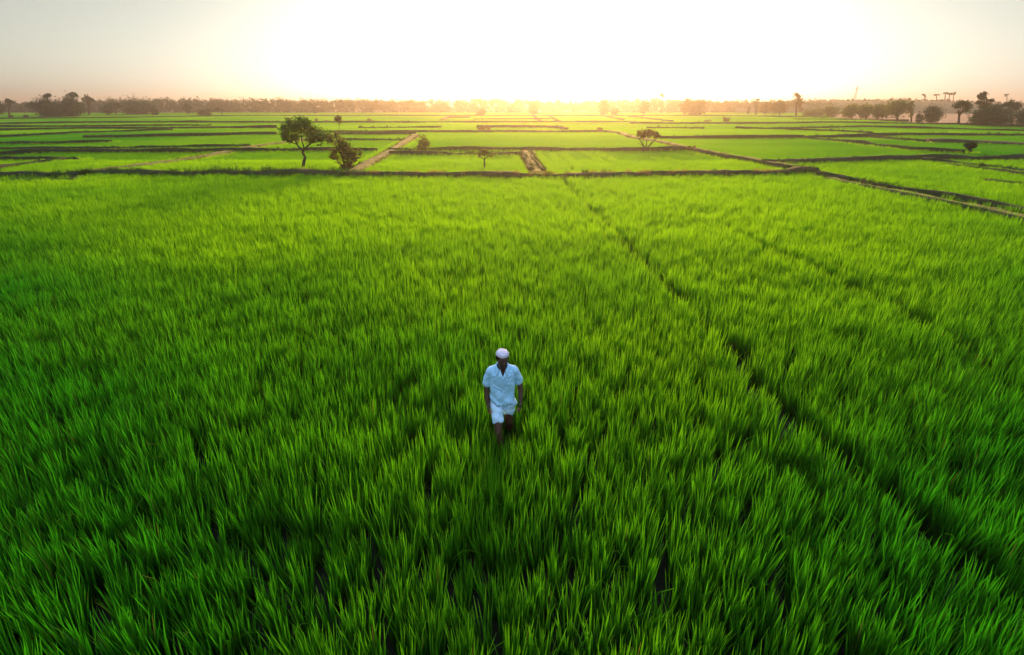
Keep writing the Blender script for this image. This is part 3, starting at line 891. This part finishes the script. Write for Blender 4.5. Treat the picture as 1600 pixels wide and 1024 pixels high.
FT('palm_tree', 'tall thin tree top standing over the orange haze', 'tree', (1032, 1038, 145, 177), 1035, 'pole', 'leaf_wood', seed=30, Yd=330)
FT('tree', 'broad orange-brown dome-crowned tree in the haze right of the glow', 'tree', (1074, 1101, 156, 181), 1086, 'bush', 'leaf_dark', seed=31)
FT('tree', 'narrow-trunked tree touching the left of the broad dome crown', 'tree', (1062, 1080, 155, 181), 1070, 'round', 'leaf_dark', seed=32)
FT('bush', 'low flat grey bush on a bank right of the fan-shaped tree', 'bush', (1099, 1113, 187.5, 192.5), 1106, 'bush', 'leaf_olive', seed=33)
FT('bush', 'squat block-shaped bush right of the low flat grey one', 'bush', (1129, 1140, 183, 193), 1134, 'bush', 'leaf_olive', seed=34)
FT('tree', 'small dark thin tree alone at the right end of the orange haze', 'tree', (1166, 1173, 168, 181), 1169.5, 'tall', 'leaf_wood', seed=35)
FT('tree', 'tall pale feathery tree between the thin dark tree and the right grove', 'tree', (1177, 1186, 153, 181), 1181, 'tall', 'leaf_wood', seed=36)
FT('tree', 'round tree at the left end of the right grove', 'tree', (1186, 1207, 161, 181), 1196, 'round', 'leaf_brown', seed=37)
FT('tree', 'second round tree of the right grove, brown in the haze', 'tree', (1205, 1230, 158, 182), 1218, 'round', 'leaf_brown', seed=38)
FT('tree', 'tall slim tree with an arching top above the right grove', 'tree', (1238, 1256, 146, 183), 1244, 'tall', 'leaf_brown', seed=39)
FT('tree', 'low wide tree of the right grove, right of the tall slim one', 'tree', (1250, 1292, 167, 183), 1270, 'bush', 'leaf_olive', seed=40)
FT('tree', 'small domed tree of the right grove next to the low wide one', 'tree', (1288, 1312, 166, 184), 1300, 'bush', 'leaf_olive', seed=41)
FT('tree', 'full green tree of the right grove under the tall mast', 'tree', (1313, 1343, 163, 188), 1331, 'round', 'leaf_olive', seed=42)
FT('tree', 'full green tree with a ragged right top, next beyond the mast', 'tree', (1340, 1364, 163, 189), 1353, 'round', 'leaf_olive', seed=43)
FT('tree', 'green tree with a peaked right shoulder, mid right grove', 'tree', (1361, 1390, 163, 190), 1371, 'round', 'leaf_olive', seed=44)
FT('tree', 'tallest full-crowned tree of the right grove', 'tree', (1386, 1417, 156.5, 191), 1402, 'round', 'leaf_olive', seed=45, n=1300)
FT('tree', 'slender umbrella tree right of the tallest full crown', 'tree', (1416, 1433, 156.5, 191), 1424, 'tall', 'leaf_olive', seed=46)
FT('bush', 'small dark bush left of the dark lollipop-shaped tree', 'bush', (1431, 1442, 176, 192), 1436, 'bush', D, seed=47)
FT('tree', 'dark lollipop-shaped tree with a clear short trunk', 'tree', (1442, 1472, 166, 194.5), 1453, 'round', D, seed=48, n=1300)
FT('tree', 'tall tree with flat tufts on forking limbs, alone on the dry field', 'tree', (1492, 1519, 157, 198), 1498, 'umbrella', D, seed=49)
FT('tree', 'big dark dome tree at the right, left half of the dark clump', 'tree', (1519, 1552, 165, 200), 1530, 'bush', D, seed=50, n=1700)
FT('tree', 'very dark wide tree at the right, right half of the dark clump', 'tree', (1545, 1577, 163, 198.5), 1560, 'bush', D, seed=51, n=1700)
FT('tree', 'loose flat-tufted tree rising over the dark clump at the right', 'tree', (1524, 1558, 144.5, 197), 1542, 'tiered', D, seed=52, n=700, Yd=134)
FT('tree', 'tree with spreading top right of the dark clump', 'tree', (1568, 1592, 157, 197), 1580, 'umbrella', D, seed=53, Yd=140)
FT('bush', 'wide bluish bush cut by the right edge of the picture', 'bush', (1574, 1625, 171, 196), 1600, 'bush', D, seed=54, n=1200)
for k, (bx, px, lab) in enumerate([
    ((1442, 1448, 146, 170), 1445, 'leftmost thin palm top on the distant right ridge'),
    ((1459, 1468, 145, 170), 1463, 'fuller palm top on the distant right ridge'),
    ((1474, 1481, 142, 170), 1475, 'tall leaning palm stem on the distant right ridge'),
    ((1481, 1487, 143, 170), 1482, 'left of two close tall palm stems on the distant right ridge'),
    ((1487, 1493, 143.5, 170), 1489, 'right of two close tall palm stems on the distant right ridge'),
    ((1570, 1577, 145.5, 170), 1573, 'lone palm stem on the ridge near the right edge')]):
    FT('palm_tree', lab, 'palm', bx, px, 'pole', 'leaf_wood', 'thin palms on the distant ridge', seed=60 + k, n=60, Yd=395)

# --- the distant ridge on the right, and the wood along the horizon
def build_hills():
    prof = [(1150, 163), (1200, 160), (1240, 158), (1300, 156), (1340, 156.5), (1400, 156), (1450, 157), (1500, 158), (1540, 160), (1600, 160.5), (1720, 163), (1850, 168)]
    px = np.linspace(1150, 1850, 71)
    py = np.interp(px, [p[0] for p in prof], [p[1] for p in prof])
    V = []
    rows = 9
    for j in range(rows):
        f = j / (rows - 1)
        hgt = math.sin(math.pi * min(1, f * 0.98 + 0.01)) ** 0.7
        for x, y in zip(px, py):
            top = at_dist(x, y, 400.0)
            Y = 330 + 150 * f
            V.append((top[0] * Y / 400.0, Y, max(-0.4, top[2] * hgt * (1 + 0.04 * math.sin(x * .21 + j)) - 0.4)))
    n = len(px)
    q = [(j * n + i, j * n + i + 1, (j + 1) * n + i + 1, (j + 1) * n + i) for j in range(rows - 1) for i in range(n - 1)]
    M['hill'] = solid_mat('hill_scrub', (0.03, 0.045, 0.018), (0.06, 0.07, 0.028), 0.08, 1.0, 0.0)
    tag(np_mesh('hills', V, q, M['hill'], smooth=True), 'low scrub covered ridge far off on the right', 'ridge', kind='structure')
build_hills()


def build_woods():
    rg = np.random.RandomState(77)
    tops = [(-200, 160), (0, 160), (60, 160), (110, 159), (150, 157), (200, 156), (250, 154), (330, 155.5), (400, 155), (560, 155.5), (640, 156), (700, 155.5), (760, 153.5), (830, 155), (880, 157), (930, 156), (1000, 153), (1050, 154), (1110, 156), (1200, 157.5), (1260, 158), (1400, 160), (1900, 163)]
    Vs, Qs, r, t = [], [], [], []
    base = 0
    def add(px, Y, top_y, wpx, nl, sz, bot=0.0):
        nonlocal base
        top = at_dist(px, top_y, Y); x = top[0]; h = top[2]
        mpp = Y * math.cos(PITCH) / F
        rw = wpx * mpp
        bl = [(x + rg.uniform(-.5, .5) * rw, Y + rg.uniform(-2, 2), bot + (h - bot) * f, rw * s, rw * s, (h - bot) * .22) for f, s in ((.2, 1.0), (.45, 1.0), (.65, .85), (.8, .78))]
        V, Q, at = leaves_geo(rg, bl, nl, sz, 0.5)
        V[:, 2] = np.maximum(V[:, 2], 0.0)
        Vs.append(V); Qs.append(Q + base); base += len(V); r.append(at['r']); t.append(at['t'])
    for x in np.arange(-220, 1830, 5.0):
        for k in range(2):
            px = x + rg.uniform(-4, 4)
            Y = rg.uniform(345, 395) if px < 1150 else rg.uniform(352, 372)
            ty = np.interp(px, [a[0] for a in tops], [a[1] for a in tops]) + abs(rg.normal(0, 1.2)) + (8 if px > 1300 else 0)
            if rg.rand() < 0.04: ty -= rg.uniform(1.0, 3)
            add(px, Y, ty, rg.uniform(5, 9), 190, 1.1)
    # scrub and tree tops along the ridge
    for x in np.arange(1180, 1800, 3.2):
        px = x + rg.uniform(-2, 2)
        cy = np.interp(px, [1150, 1200, 1240, 1300, 1340, 1400, 1450, 1500, 1540, 1600, 1720, 1850], [162, 159, 157, 155.2, 156, 155, 156, 157, 159, 159.5, 162, 167])
        z = at_dist(px, cy + 3, 400)[2]
        add(px, 400 + rg.uniform(-6, 6), cy + rg.uniform(-1.2, 1.0) - (2.0 if rg.rand() < .08 else 0), rg.uniform(2, 4), 42, 0.9, bot=z - 1.5)
    V, Q = np.concatenate(Vs), np.concatenate(Qs)
    o = np_mesh('woods', V, Q, M['leaf_wood'], dict(r=np.concatenate(r), t=np.concatenate(t)))
    tag(o, 'long hazy wood closing the plain along the whole horizon', 'wood', kind='stuff')
build_woods()


# --- the mast on the ridge
def build_mast():
    Y = 398.0
    b = Vector(at_dist(1334, 160, Y)); tp = Vector(at_dist(1335, 134.5, Y))
    root = empty('mast', (b.x, Y, b.z - 1.0))
    tag(root, 'tall thin lattice mast with a cross arm on the distant ridge', 'mast')
    h = tp.z - b.z + 1.0
    g = Geo()
    hw = lambda z: 0.9 * (1 - z / h) + 0.16
    for sx, sy in ((-1, -1), (1, -1), (1, 1), (-1, 1)):
        g.tube([(sx * hw(0), sy * hw(0), 0), (sx * hw(h), sy * hw(h), h * 0.98)], [0.10, 0.07], 5)
    k = 9
    for i in range(k):
        z0, z1 = h * .98 * i / k, h * .98 * (i + 1) / k
        for a, c in (((-1, -1), (1, -1)), ((1, -1), (1, 1)), ((1, 1), (-1, 1)), ((-1, 1), (-1, -1))):
            g.tube([(a[0] * hw(z0), a[1] * hw(z0), z0), (c[0] * hw(z1), c[1] * hw(z1), z1)], [0.045, 0.045], 4)
            g.tube([(a[0] * hw(z1), a[1] * hw(z1), z1), (c[0] * hw(z1), c[1] * hw(z1), z1)], [0.045, 0.045], 4)
    g.obj('tower', M['steel'], root)
    g = Geo()
    g.tube([(-1.3, 0, h * .86), (5.2, 0, h * .84)], [0.12, 0.07], 5); g.tube([(0, 0, h * .96), (3.5, 0, h * .85)], [0.05, 0.05], 4)
    g.obj('cross_arm', M['steel'], root)
    g = Geo(); g.tube([(0, 0, h * .97), (0, 0, h * 1.1)], [0.06, 0.03], 5); g.obj('aerial', M['steel'], root)
    # a second, shorter pole beside it
    for px, ty, lab in ((1329, 146, 'short pole left of the tall lattice mast'), (1343.5, 150, 'short pointed pole right of the tall lattice mast')):
        p = Vector(at_dist(px, 160, Y)); q = Vector(at_dist(px, ty, Y))
        hh = q.z - p.z + 1
        r2 = empty('pole', (p.x, Y, p.z - 1)); tag(r2, lab, 'pole')
        g = Geo(); g.tube([(0, 0, 0), (0, 0, hh)], [0.16, 0.10], 6); g.obj('post', M['steel'], r2)
        g = Geo(); g.tube([(-.7, 0, hh * .9), (.7, 0, hh * .9)], [0.08, 0.08], 5); g.obj('cross_arm', M['steel'], r2)
M['steel'] = solid_mat('grey_steel', (0.16, 0.16, 0.17), (0.22, 0.22, 0.23), 1.0, 0.6, 0.0)
build_mast()
# ------------------------------------------------------------------ the man walking through the rice
def skin_mat():
    m = solid_mat('brown_skin', (0.048, 0.021, 0.012), (0.070, 0.032, 0.018), 9.0, 0.5, 0.08, spec=0.4)
    return m


def cloth_mat(name, a, b):
    m = solid_mat(name, a, b, 7.0, 0.9, 0.25, spec=0.15)
    return m


M['skin'] = skin_mat()
M['shirt'] = cloth_mat('blue_cotton', (0.36, 0.70, 0.97), (0.43, 0.75, 0.97))
M['shorts'] = cloth_mat('pale_blue_cotton', (0.48, 0.75, 0.97), (0.54, 0.79, 0.97))
M['cap'] = cloth_mat('white_cotton', (0.52, 0.52, 0.64), (0.66, 0.65, 0.72))
M['hair'] = solid_mat('black_hair', (0.008, 0.007, 0.006), (0.02, 0.017, 0.015), 30.0, 0.6, 0.5)
M['eye'] = solid_mat('eye', (0.16, 0.13, 0.11), (0.2, 0.17, 0.15), 5.0, 0.3, 0.0)


class Blob:
    """primitives that a voxel remesh melts into one continuous surface"""
    def __init__(s): s.bm = bmesh.new()
    def ell(s, c, r, rot=None):
        m = Matrix.Translation(c) @ (rot.to_4x4() if rot else Matrix()) @ Matrix.Diagonal((*r, 1))
        bmesh.ops.create_uvsphere(s.bm, u_segments=20, v_segments=12, radius=1.0, matrix=m)
    def limb(s, pts):
        """pts: (x, y, z, r): a tapered chain"""
        for a, b in zip(pts[:-1], pts[1:]):
            pa, pb = Vector(a[:3]), Vector(b[:3])
            L = (pb - pa).length
            q = (pb - pa).to_track_quat('Z', 'Y').to_matrix().to_4x4()
            bmesh.ops.create_cone(s.bm, cap_ends=True, segments=18, radius1=a[3], radius2=b[3], depth=L, matrix=Matrix.Translation((pa + pb) / 2) @ q)
        for p in pts:
            bmesh.ops.create_uvsphere(s.bm, u_segments=18, v_segments=10, radius=p[3], matrix=Matrix.Translation(p[:3]))
    def chain_ell(s, A, B, n):
        """ellipsoids from A to B: (x, y, z, rx, ry, rz)"""
        for i in range(n + 1):
            f = i / n
            v = [a * (1 - f) + b * f for a, b in zip(A, B)]
            s.ell(v[:3], v[3:])
    def melt(s, name, mat, parent, voxel, smooth=4, fn=None, drop=None, cuts=()):
        me = bpy.data.meshes.new(name); s.bm.to_mesh(me); s.bm.free()
        t = bpy.data.objects.new(name + '_tmp', me); COL.objects.link(t)
        md = t.modifiers.new('r', 'REMESH'); md.mode = 'VOXEL'; md.voxel_size = voxel
        if smooth:
            sm = t.modifiers.new('s', 'SMOOTH'); sm.factor = 0.5; sm.iterations = smooth
        dg = bpy.context.evaluated_depsgraph_get()
        out = bpy.data.meshes.new_from_object(t.evaluated_get(dg))
        bpy.data.objects.remove(t)
        if fn:
            n = len(out.vertices)
            co = np.empty(n * 3, np.float32); no = np.empty(n * 3, np.float32)
            out.vertices.foreach_get('co', co); out.vertex_normals.foreach_get('vector', no)
            co = co.reshape(-1, 3); no = no.reshape(-1, 3)
            out.vertices.foreach_set('co', np.ascontiguousarray(fn(co, no), np.float32).ravel())
        if drop:
            b = bmesh.new(); b.from_mesh(out)
            for co_, no_ in cuts: bmesh.ops.bisect_plane(b, geom=b.verts[:] + b.edges[:] + b.faces[:], plane_co=co_, plane_no=no_)
            bmesh.ops.delete(b, geom=[f for f in b.faces if drop(f.calc_center_median(), f.normal)], context='FACES')
            b.to_mesh(out); b.free()
        out.materials.clear(); out.materials.append(mat)
        out.polygons.foreach_set('use_smooth', [True] * len(out.polygons))
        out.update()
        out.name = name
        o = bpy.data.objects.new(name, out); COL.objects.link(o); o.parent = parent
        return o


def build_man():
    base = ground(786, 706)
    root = empty('person', (base[0], base[1], 0.0))
    tag(root, 'man in light blue shirt and shorts and white cap walking through the rice, head bowed', 'person')
    body = Blob()
    HR = Matrix.Rotation(R(12), 3, 'Z') @ Matrix.Rotation(R(9), 3, 'X')       # head bowed and turned a little to his left
    hc = Vector((0.004, -0.110, 1.520))
    hp = lambda x, y, z: tuple(hc + HR @ Vector((x, y, z)))
    # trunk, neck, head
    body.chain_ell((0, 0.02, 0.86, .135, .10, .10), (0, 0.0, 1.02, .122, .09, .10), 4)
    body.chain_ell((0, 0.0, 1.02, .122, .09, .10), (0, -0.025, 1.20, .138, .098, .085), 5)
    body.ell((0, -0.02, 1.285), (.145, .072, .060))
    body.limb([(0, -0.03, 1.33, .060), (0.002, -0.070, 1.42, .054), (*hp(0, .02, -.03), .06)])
    body.ell(hp(0, .006, .014), (.067, .086, .075), HR)
    body.ell(hp(0, -.025, -.035), (.061, .072, .078), HR)
    body.ell(hp(0, -.055, -.085), (.040, .035, .030), HR)                      # chin
    body.ell(hp(0, -.086, .028), (.055, .018, .014), HR)                       # brow
    body.limb([(*hp(0, -.094, .015), .009), (*hp(0, -.114, -.022), .015)])      # nose
    body.ell(hp(-.012, -.104, -.024), (.010, .010, .008), HR); body.ell(hp(.012, -.104, -.024), (.010, .010, .008), HR)
    body.ell(hp(0, -.094, -.055), (.026, .011, .007), HR); body.ell(hp(0, -.092, -.066), (.022, .011, .008), HR)   # lips
    for s in (-1, 1):
        body.ell(hp(s * .046, -.066, -.012), (.022, .018, .020), HR)           # cheek
        body.ell(hp(s * .074, .012, -.002), (.011, .022, .032), HR)            # ear
    # arms: upper, lower, hand
    arms = {-1: [(-.146, -.02, 1.270, .046), (-.188, .02, 1.16, .043), (-.207, .03, 1.03, .040), (-.208, -.01, .925, .036), (-.196, -.06, .825, .027)],
            1: [(.146, -.02, 1.283, .046), (.190, .025, 1.185, .043), (.222, .045, 1.065, .040), (.238, .01, .965, .037), (.240, -.05, .865, .027)]}
    for s, A in arms.items():
        body.limb(A)
        w = Vector(A[-1][:3]); d = (w - Vector(A[-2][:3])).normalized()
        d = (d + Vector((0, 0.12, -0.35))).normalized()
        inw = Vector((-s, 0, 0)); fw = Vector((0, -1, 0))
        fw = (fw - d * fw.dot(d)).normalized(); inw = d.cross(fw) * (1 if d.cross(fw).x * -s > 0 else -1)
        pc = w + d * .055
        rot = Matrix((inw, fw, d)).transposed()
        body.ell(w + d * .02, (.022, .028, .035), rot)
        body.ell(pc, (.017, .040, .050), rot)
        for k, (off, ln) in enumerate(((-.028, .072), (-.009, .082), (.010, .077), (.028, .060))):
            b0 = pc + fw * -off + d * .040
            c1, c2 = .30 + .08 * k, .85 + .12 * k
            d1 = (d * math.cos(c1) + inw * math.sin(c1)); d2 = (d * math.cos(c2) + inw * math.sin(c2)); d3 = (d * math.cos(c2 + .5) + inw * math.sin(c2 + .5))
            p1 = b0 + d1 * ln * .48; p2 = p1 + d2 * ln * .32; p3 = p2 + d3 * ln * .24
            body.limb([(*b0, .0098), (*p1, .0092), (*p2, .0086), (*p3, .0076)])
        t0 = w + d * .030 + fw * .026
        t1 = t0 + (fw * .75 + d * .8 + inw * .25).normalized() * .036
        t2 = t1 + (fw * .15 + d * 1.0 + inw * .45).normalized() * .030
        body.limb([(*t0, .014), (*t1, .0115), (*t2, .0090)])
    # legs: the right one (photo left) forward
    legR = [(-.072, .01, .86, .084), (-.062, -.15, .64, .062), (-.052, -.235, .485, .050), (-.042, -.235, .36, .053), (-.018, -.19, .20, .040), (-.008, -.165, .085, .034)]
    legL = [(.072, .02, .86, .084), (.082, .0, .66, .062), (.086, .01, .49, .050), (.088, .10, .37, .052), (.088, .20, .25, .038), (.088, .27, .165, .033)]
    body.limb(legR); body.limb(legL)
    for (ax, ay, az, _), pit in ((legR[-1], 0.0), (legL[-1], 0.75)):
        rt = Matrix.Rotation(pit, 3, 'X')
        f = lambda v: Vector((ax, ay, az)) + rt @ Vector(v)
        body.limb([(*f((0, .035, -.045)), .034), (*f((0, -.06, -.045)), .034), (*f((0, -.135, -.058)), .026)])
        for k in range(5):
            q = f(((k - 2) * .017 * (-1 if ax < 0 else 1), -.165 + abs(k - 1) * .007, -.066))
            body.ell(q, (.0095, .020, .0095))
    body.melt('body', M['skin'], root, 0.0052, 3)

    # shirt
    sh = Blob()
    sh.chain_ell((-.004, 0.0, .845, .160, .142, .05), (0, -.005, 1.02, .158, .132, .07), 6)
    sh.chain_ell((0, -.005, 1.02, .158, .132, .07), (0, -.028, 1.255, .166, .122, .07), 8)
    sh.ell((0, -.02, 1.285), (.176, .106, .070))
    sh.limb([(-.10, -.02, 1.312, .052), (0, -.015, 1.335, .062), (.10, -.02, 1.318, .052)])
    sh.limb([(-.140, -.018, 1.285, .064), (-.182, .015, 1.17, .060), (-.204, .028, 1.075, .059)])
    sh.limb([(.140, -.018, 1.295, .064), (.184, .022, 1.19, .060), (.212, .042, 1.105, .059)])
    # the tail swings out on his left
    sh.chain_ell((.05, .0, .98, .10, .11, .07), (.100, .01, .785, .090, .112, .05), 6)

    def folds(co, no):
        x, y, z = co.T
        a = np.sin(x * 26 + z * 34 + 1.6 * np.sin(z * 15 + x * 6)) * np.clip((1.22 - z) / .18, 0, 1) * .0042
        b = np.sin(x * 46 - z * 17 + 1.2 * np.sin(x * 20 + z * 9)) * np.clip((1.08 - z) / .15, 0, 1) * .0050
        c = -.008 * np.exp(-((z - (1.135 - (x + .11) * .55)) / .011) ** 2) * np.exp(-((x + .07) / .07) ** 2) * (y < 0)
        c += -.007 * np.exp(-((z - (1.085 - (x + .11) * .50)) / .012) ** 2) * np.exp(-((x + .05) / .08) ** 2) * (y < 0)
        c += -.006 * np.exp(-((z - (1.03 + x * 1.9)) / .022) ** 2) * np.exp(-((x - .06) / .08) ** 2) * (y < 0)
        d = np.sin(z * 70 + x * 30 * np.sign(x)) * .0016 * (np.abs(x) > .17) * (z > 1.08)
        nz = np.sin(x * 90 + y * 70) * np.sin(z * 80 + y * 50) * .0012
        return co + no * ((a + b) * 1.5 + c * 1.4 + d + nz)[:, None]
    XV, ZV = 0.010, 1.262
    def drop(c, n):
        if c.z < 0.82 - .5 * max(0, c.x - .03) and n.z < -0.5: return True
        if c.z > 1.352 and math.hypot(c.x, c.y + .045) < .062: return True
        return c.y < -.05 and c.z > ZV and abs(c.x - XV) < (c.z - ZV) * 0.46
    shirt = sh.melt('shirt', M['shirt'], root, 0.0075, 5, folds, drop, [((XV, 0, ZV), (1, 0, -.46)), ((XV, 0, ZV), (-1, 0, -.46))])

    def patch(name, x0, x1, z0, z1, off, mat, parent, nx=8, nz=8, taper=0.0):
        """a flat piece sewn on the shirt front: follows its surface, 3 mm thick"""
        V, keep = [], []
        for j in range(nz + 1):
            for i in range(nx + 1):
                x = x0 + (x1 - x0) * i / nx; z = z0 + (z1 - z0) * j / nz
                x += taper * (z - z0)
                ok, loc, nrm, _ = shirt.ray_cast((x, -.6, z), (0, 1, 0))
                y = loc.y if ok else -.12
                V.append((x, y - off, z))
        k = len(V)
        V += [(v[0], v[1] + off * .9, v[2]) for v in V]
        Fc = []
        w_ = nx + 1
        for j in range(nz):
            for i in range(nx):
                Fc.append((j * w_ + i, j * w_ + i + 1, (j + 1) * w_ + i + 1, (j + 1) * w_ + i))
        edge = [i for i in range(w_)] + [j * w_ + nx for j in range(1, nz + 1)] + [nz * w_ + i for i in range(nx - 1, -1, -1)] + [j * w_ for j in range(nz - 1, 0, -1)]
        for a, b in zip(edge, edge[1:] + edge[:1]): Fc.append((a, a + k, b + k, b))
        return mesh_obj(name, V, Fc, mat, parent)
    bpy.context.view_layer.update()
    patch('placket', -.004, .024, .84, 1.252, .004, M['shirt'], shirt, 3, 24)
    patch('pocket', .050, .118, 1.13, 1.215, .005, M['shirt'], shirt)
    for k in range(4):
        g = Geo(); z = 1.225 - k * .095
        ok, loc, n_, _ = shirt.ray_cast((.011, -.6, z), (0, 1, 0))
        g.tube([(.011, loc.y - .009, z), (.011, loc.y - .003, z)], [.0055, .0055], 10)
        g.obj('button', M['cap'], shirt)
    # collar: a folded band round the neck with two points
    V, Fc = [], []
    n = 28
    for i in range(n + 1):
        f = i / n; an = R(-58) + R(296) * f                                    # from one front edge round the back to the other
        an2 = an - R(90) + R(0)
        ca, sa = math.cos(an + R(-0)), math.sin(an)
        fr = abs(f - .5) * 2
        drp = max(0, fr - .55) / .45
        px_, py_ = math.sin(R(180) * (1 - 0) + (f - .5) * R(296)), -math.cos(R(180) + (f - .5) * R(296))
        # px_, py_: direction round the neck, the back at f = .5
        inner = Vector((px_ * .066, -.045 - py_ * -.060 * 1.0, 1.398 - .065 * drp))
        top = Vector((px_ * .076, -.045 + py_ * .070, 1.403 - .070 * drp))
        outer = Vector((px_ * (.096 + .018 * drp), -.045 + py_ * (.096 + .026 * drp), 1.360 - .075 * drp - .02 * (drp > .9)))
        V += [inner, top, outer]
    for i in range(n):
        for k in range(2): Fc.append((i * 3 + k, i * 3 + k + 1, i * 3 + k + 4, i * 3 + k + 3))
    col = mesh_obj('collar', V, Fc, M['shirt'], shirt)
    sd_ = col.modifiers.new('thick', 'SOLIDIFY'); sd_.thickness = .004; sd_.offset = 0

    # shorts
    st = Blob()
    st.chain_ell((0, .015, .90, .148, .118, .07), (0, .01, .82, .156, .125, .06), 3)
    st.limb([(-.075, .005, .82, .092), (-.068, -.09, .72, .084), (-.062, -.155, .625, .074)])
    st.limb([(.075, .01, .82, .092), (.082, .0, .74, .082), (.085, .005, .665, .074)])
    def sfold(co, no):
        x, y, z = co.T
        a = np.sin(z * 62 + x * 22 + 1.5 * np.sin(x * 24)) * .0042 + np.sin(z * 33 - x * 48) * .0032
        return co + no * a[:, None]
    shorts = st.melt('shorts', M['shorts'], root, 0.0075, 4, sfold)

    # cap: a soft round cap with folds
    V, Fc = [], []
    rings = [(-.004, 1.00), (.010, 1.03), (.028, 1.04), (.046, 1.03), (.060, .99), (.070, .90), (.077, .74), (.081, .50), (.083, .25)]
    ns = 36
    for j, (z, f) in enumerate(rings):
        for i in range(ns):
            a = 2 * math.pi * i / ns
            wv = 1 + .022 * math.sin(5 * a + j * 1.3) * min(1, j / 3) + .018 * math.sin(9 * a - j * .9) * min(1, j / 3)
            zz = z + (.005 * math.sin(3 * a + j * 1.7) + (-.012 * math.sin(a) if j < 4 else -.006 * math.sin(a))) * (1 if j else .6)
            V.append(hp(math.cos(a) * .070 * f * wv, .006 + math.sin(a) * .089 * f * wv, .044 + zz * .60))
    V.append(hp(0, .006, 0.044 + .054))
    for j in range(len(rings) - 1):
        for i in range(ns): Fc.append((j * ns + i, j * ns + (i + 1) % ns, (j + 1) * ns + (i + 1) % ns, (j + 1) * ns + i))
    b = (len(rings) - 1) * ns
    for i in range(ns): Fc.append((b + i, b + (i + 1) % ns, len(V) - 1))
    cap = mesh_obj('cap', V, Fc, M['cap'], root)
    sub = cap.modifiers.new('sub', 'SUBSURF'); sub.levels = sub.render_levels = 1
    # folded band round the cap
    g = Geo()
    for zc in (.008, .026):
        pts = [hp(math.cos(a) * .0770, .006 + math.sin(a) * .0965, .042 + zc * .7 - .009 * math.sin(a) + .004 * math.sin(2 * a + zc * 60)) for a in np.linspace(0, 2 * math.pi, 41)]
        g.tube(pts, [.0035] * 41, 6)
    g.obj('hem', M['cap'], cap)

    # hair below the cap, moustache, eyes
    V, Fc = [], []
    n = 26
    for i in range(n + 1):
        a = R(-22) + R(224) * i / n
        for k, (zz, f) in enumerate(((.050, 1.0), (.015, 1.03), (-.02, 1.02), (-.035 - .03 * max(0, math.sin(a)), .95))):
            V.append(hp(math.cos(a) * .071 * f, .014 + math.sin(a) * .093 * f, zz))
    for i in range(n):
        for k in range(3): Fc.append((i * 4 + k, i * 4 + k + 1, i * 4 + k + 5, i * 4 + k + 4))
    hair = mesh_obj('hair', V, Fc, M['hair'], root)
    h2 = hair.modifiers.new('thick', 'SOLIDIFY'); h2.thickness = .005; h2.offset = 1
    g = Geo()
    pts = [hp(x, -.101 + .35 * abs(x) ** 1.2, -.045 - .12 * abs(x)) for x in np.linspace(-.030, .030, 9)]
    g.tube(pts, [.003, .005, .0062, .0068, .0066, .0068, .0062, .005, .003], 7)
    g.obj('moustache', M['hair'], root)
    for s in (-1, 1):
        bm = bmesh.new(); bmesh.ops.create_uvsphere(bm, u_segments=12, v_segments=8, radius=.0080)
        me = bpy.data.meshes.new('eye'); bm.to_mesh(me); bm.free(); me.materials.append(M['eye'])
        o = bpy.data.objects.new('eye', me); o.location = hp(s * .030, -.088, .008); COL.objects.link(o); o.parent = root
    return root


build_man()
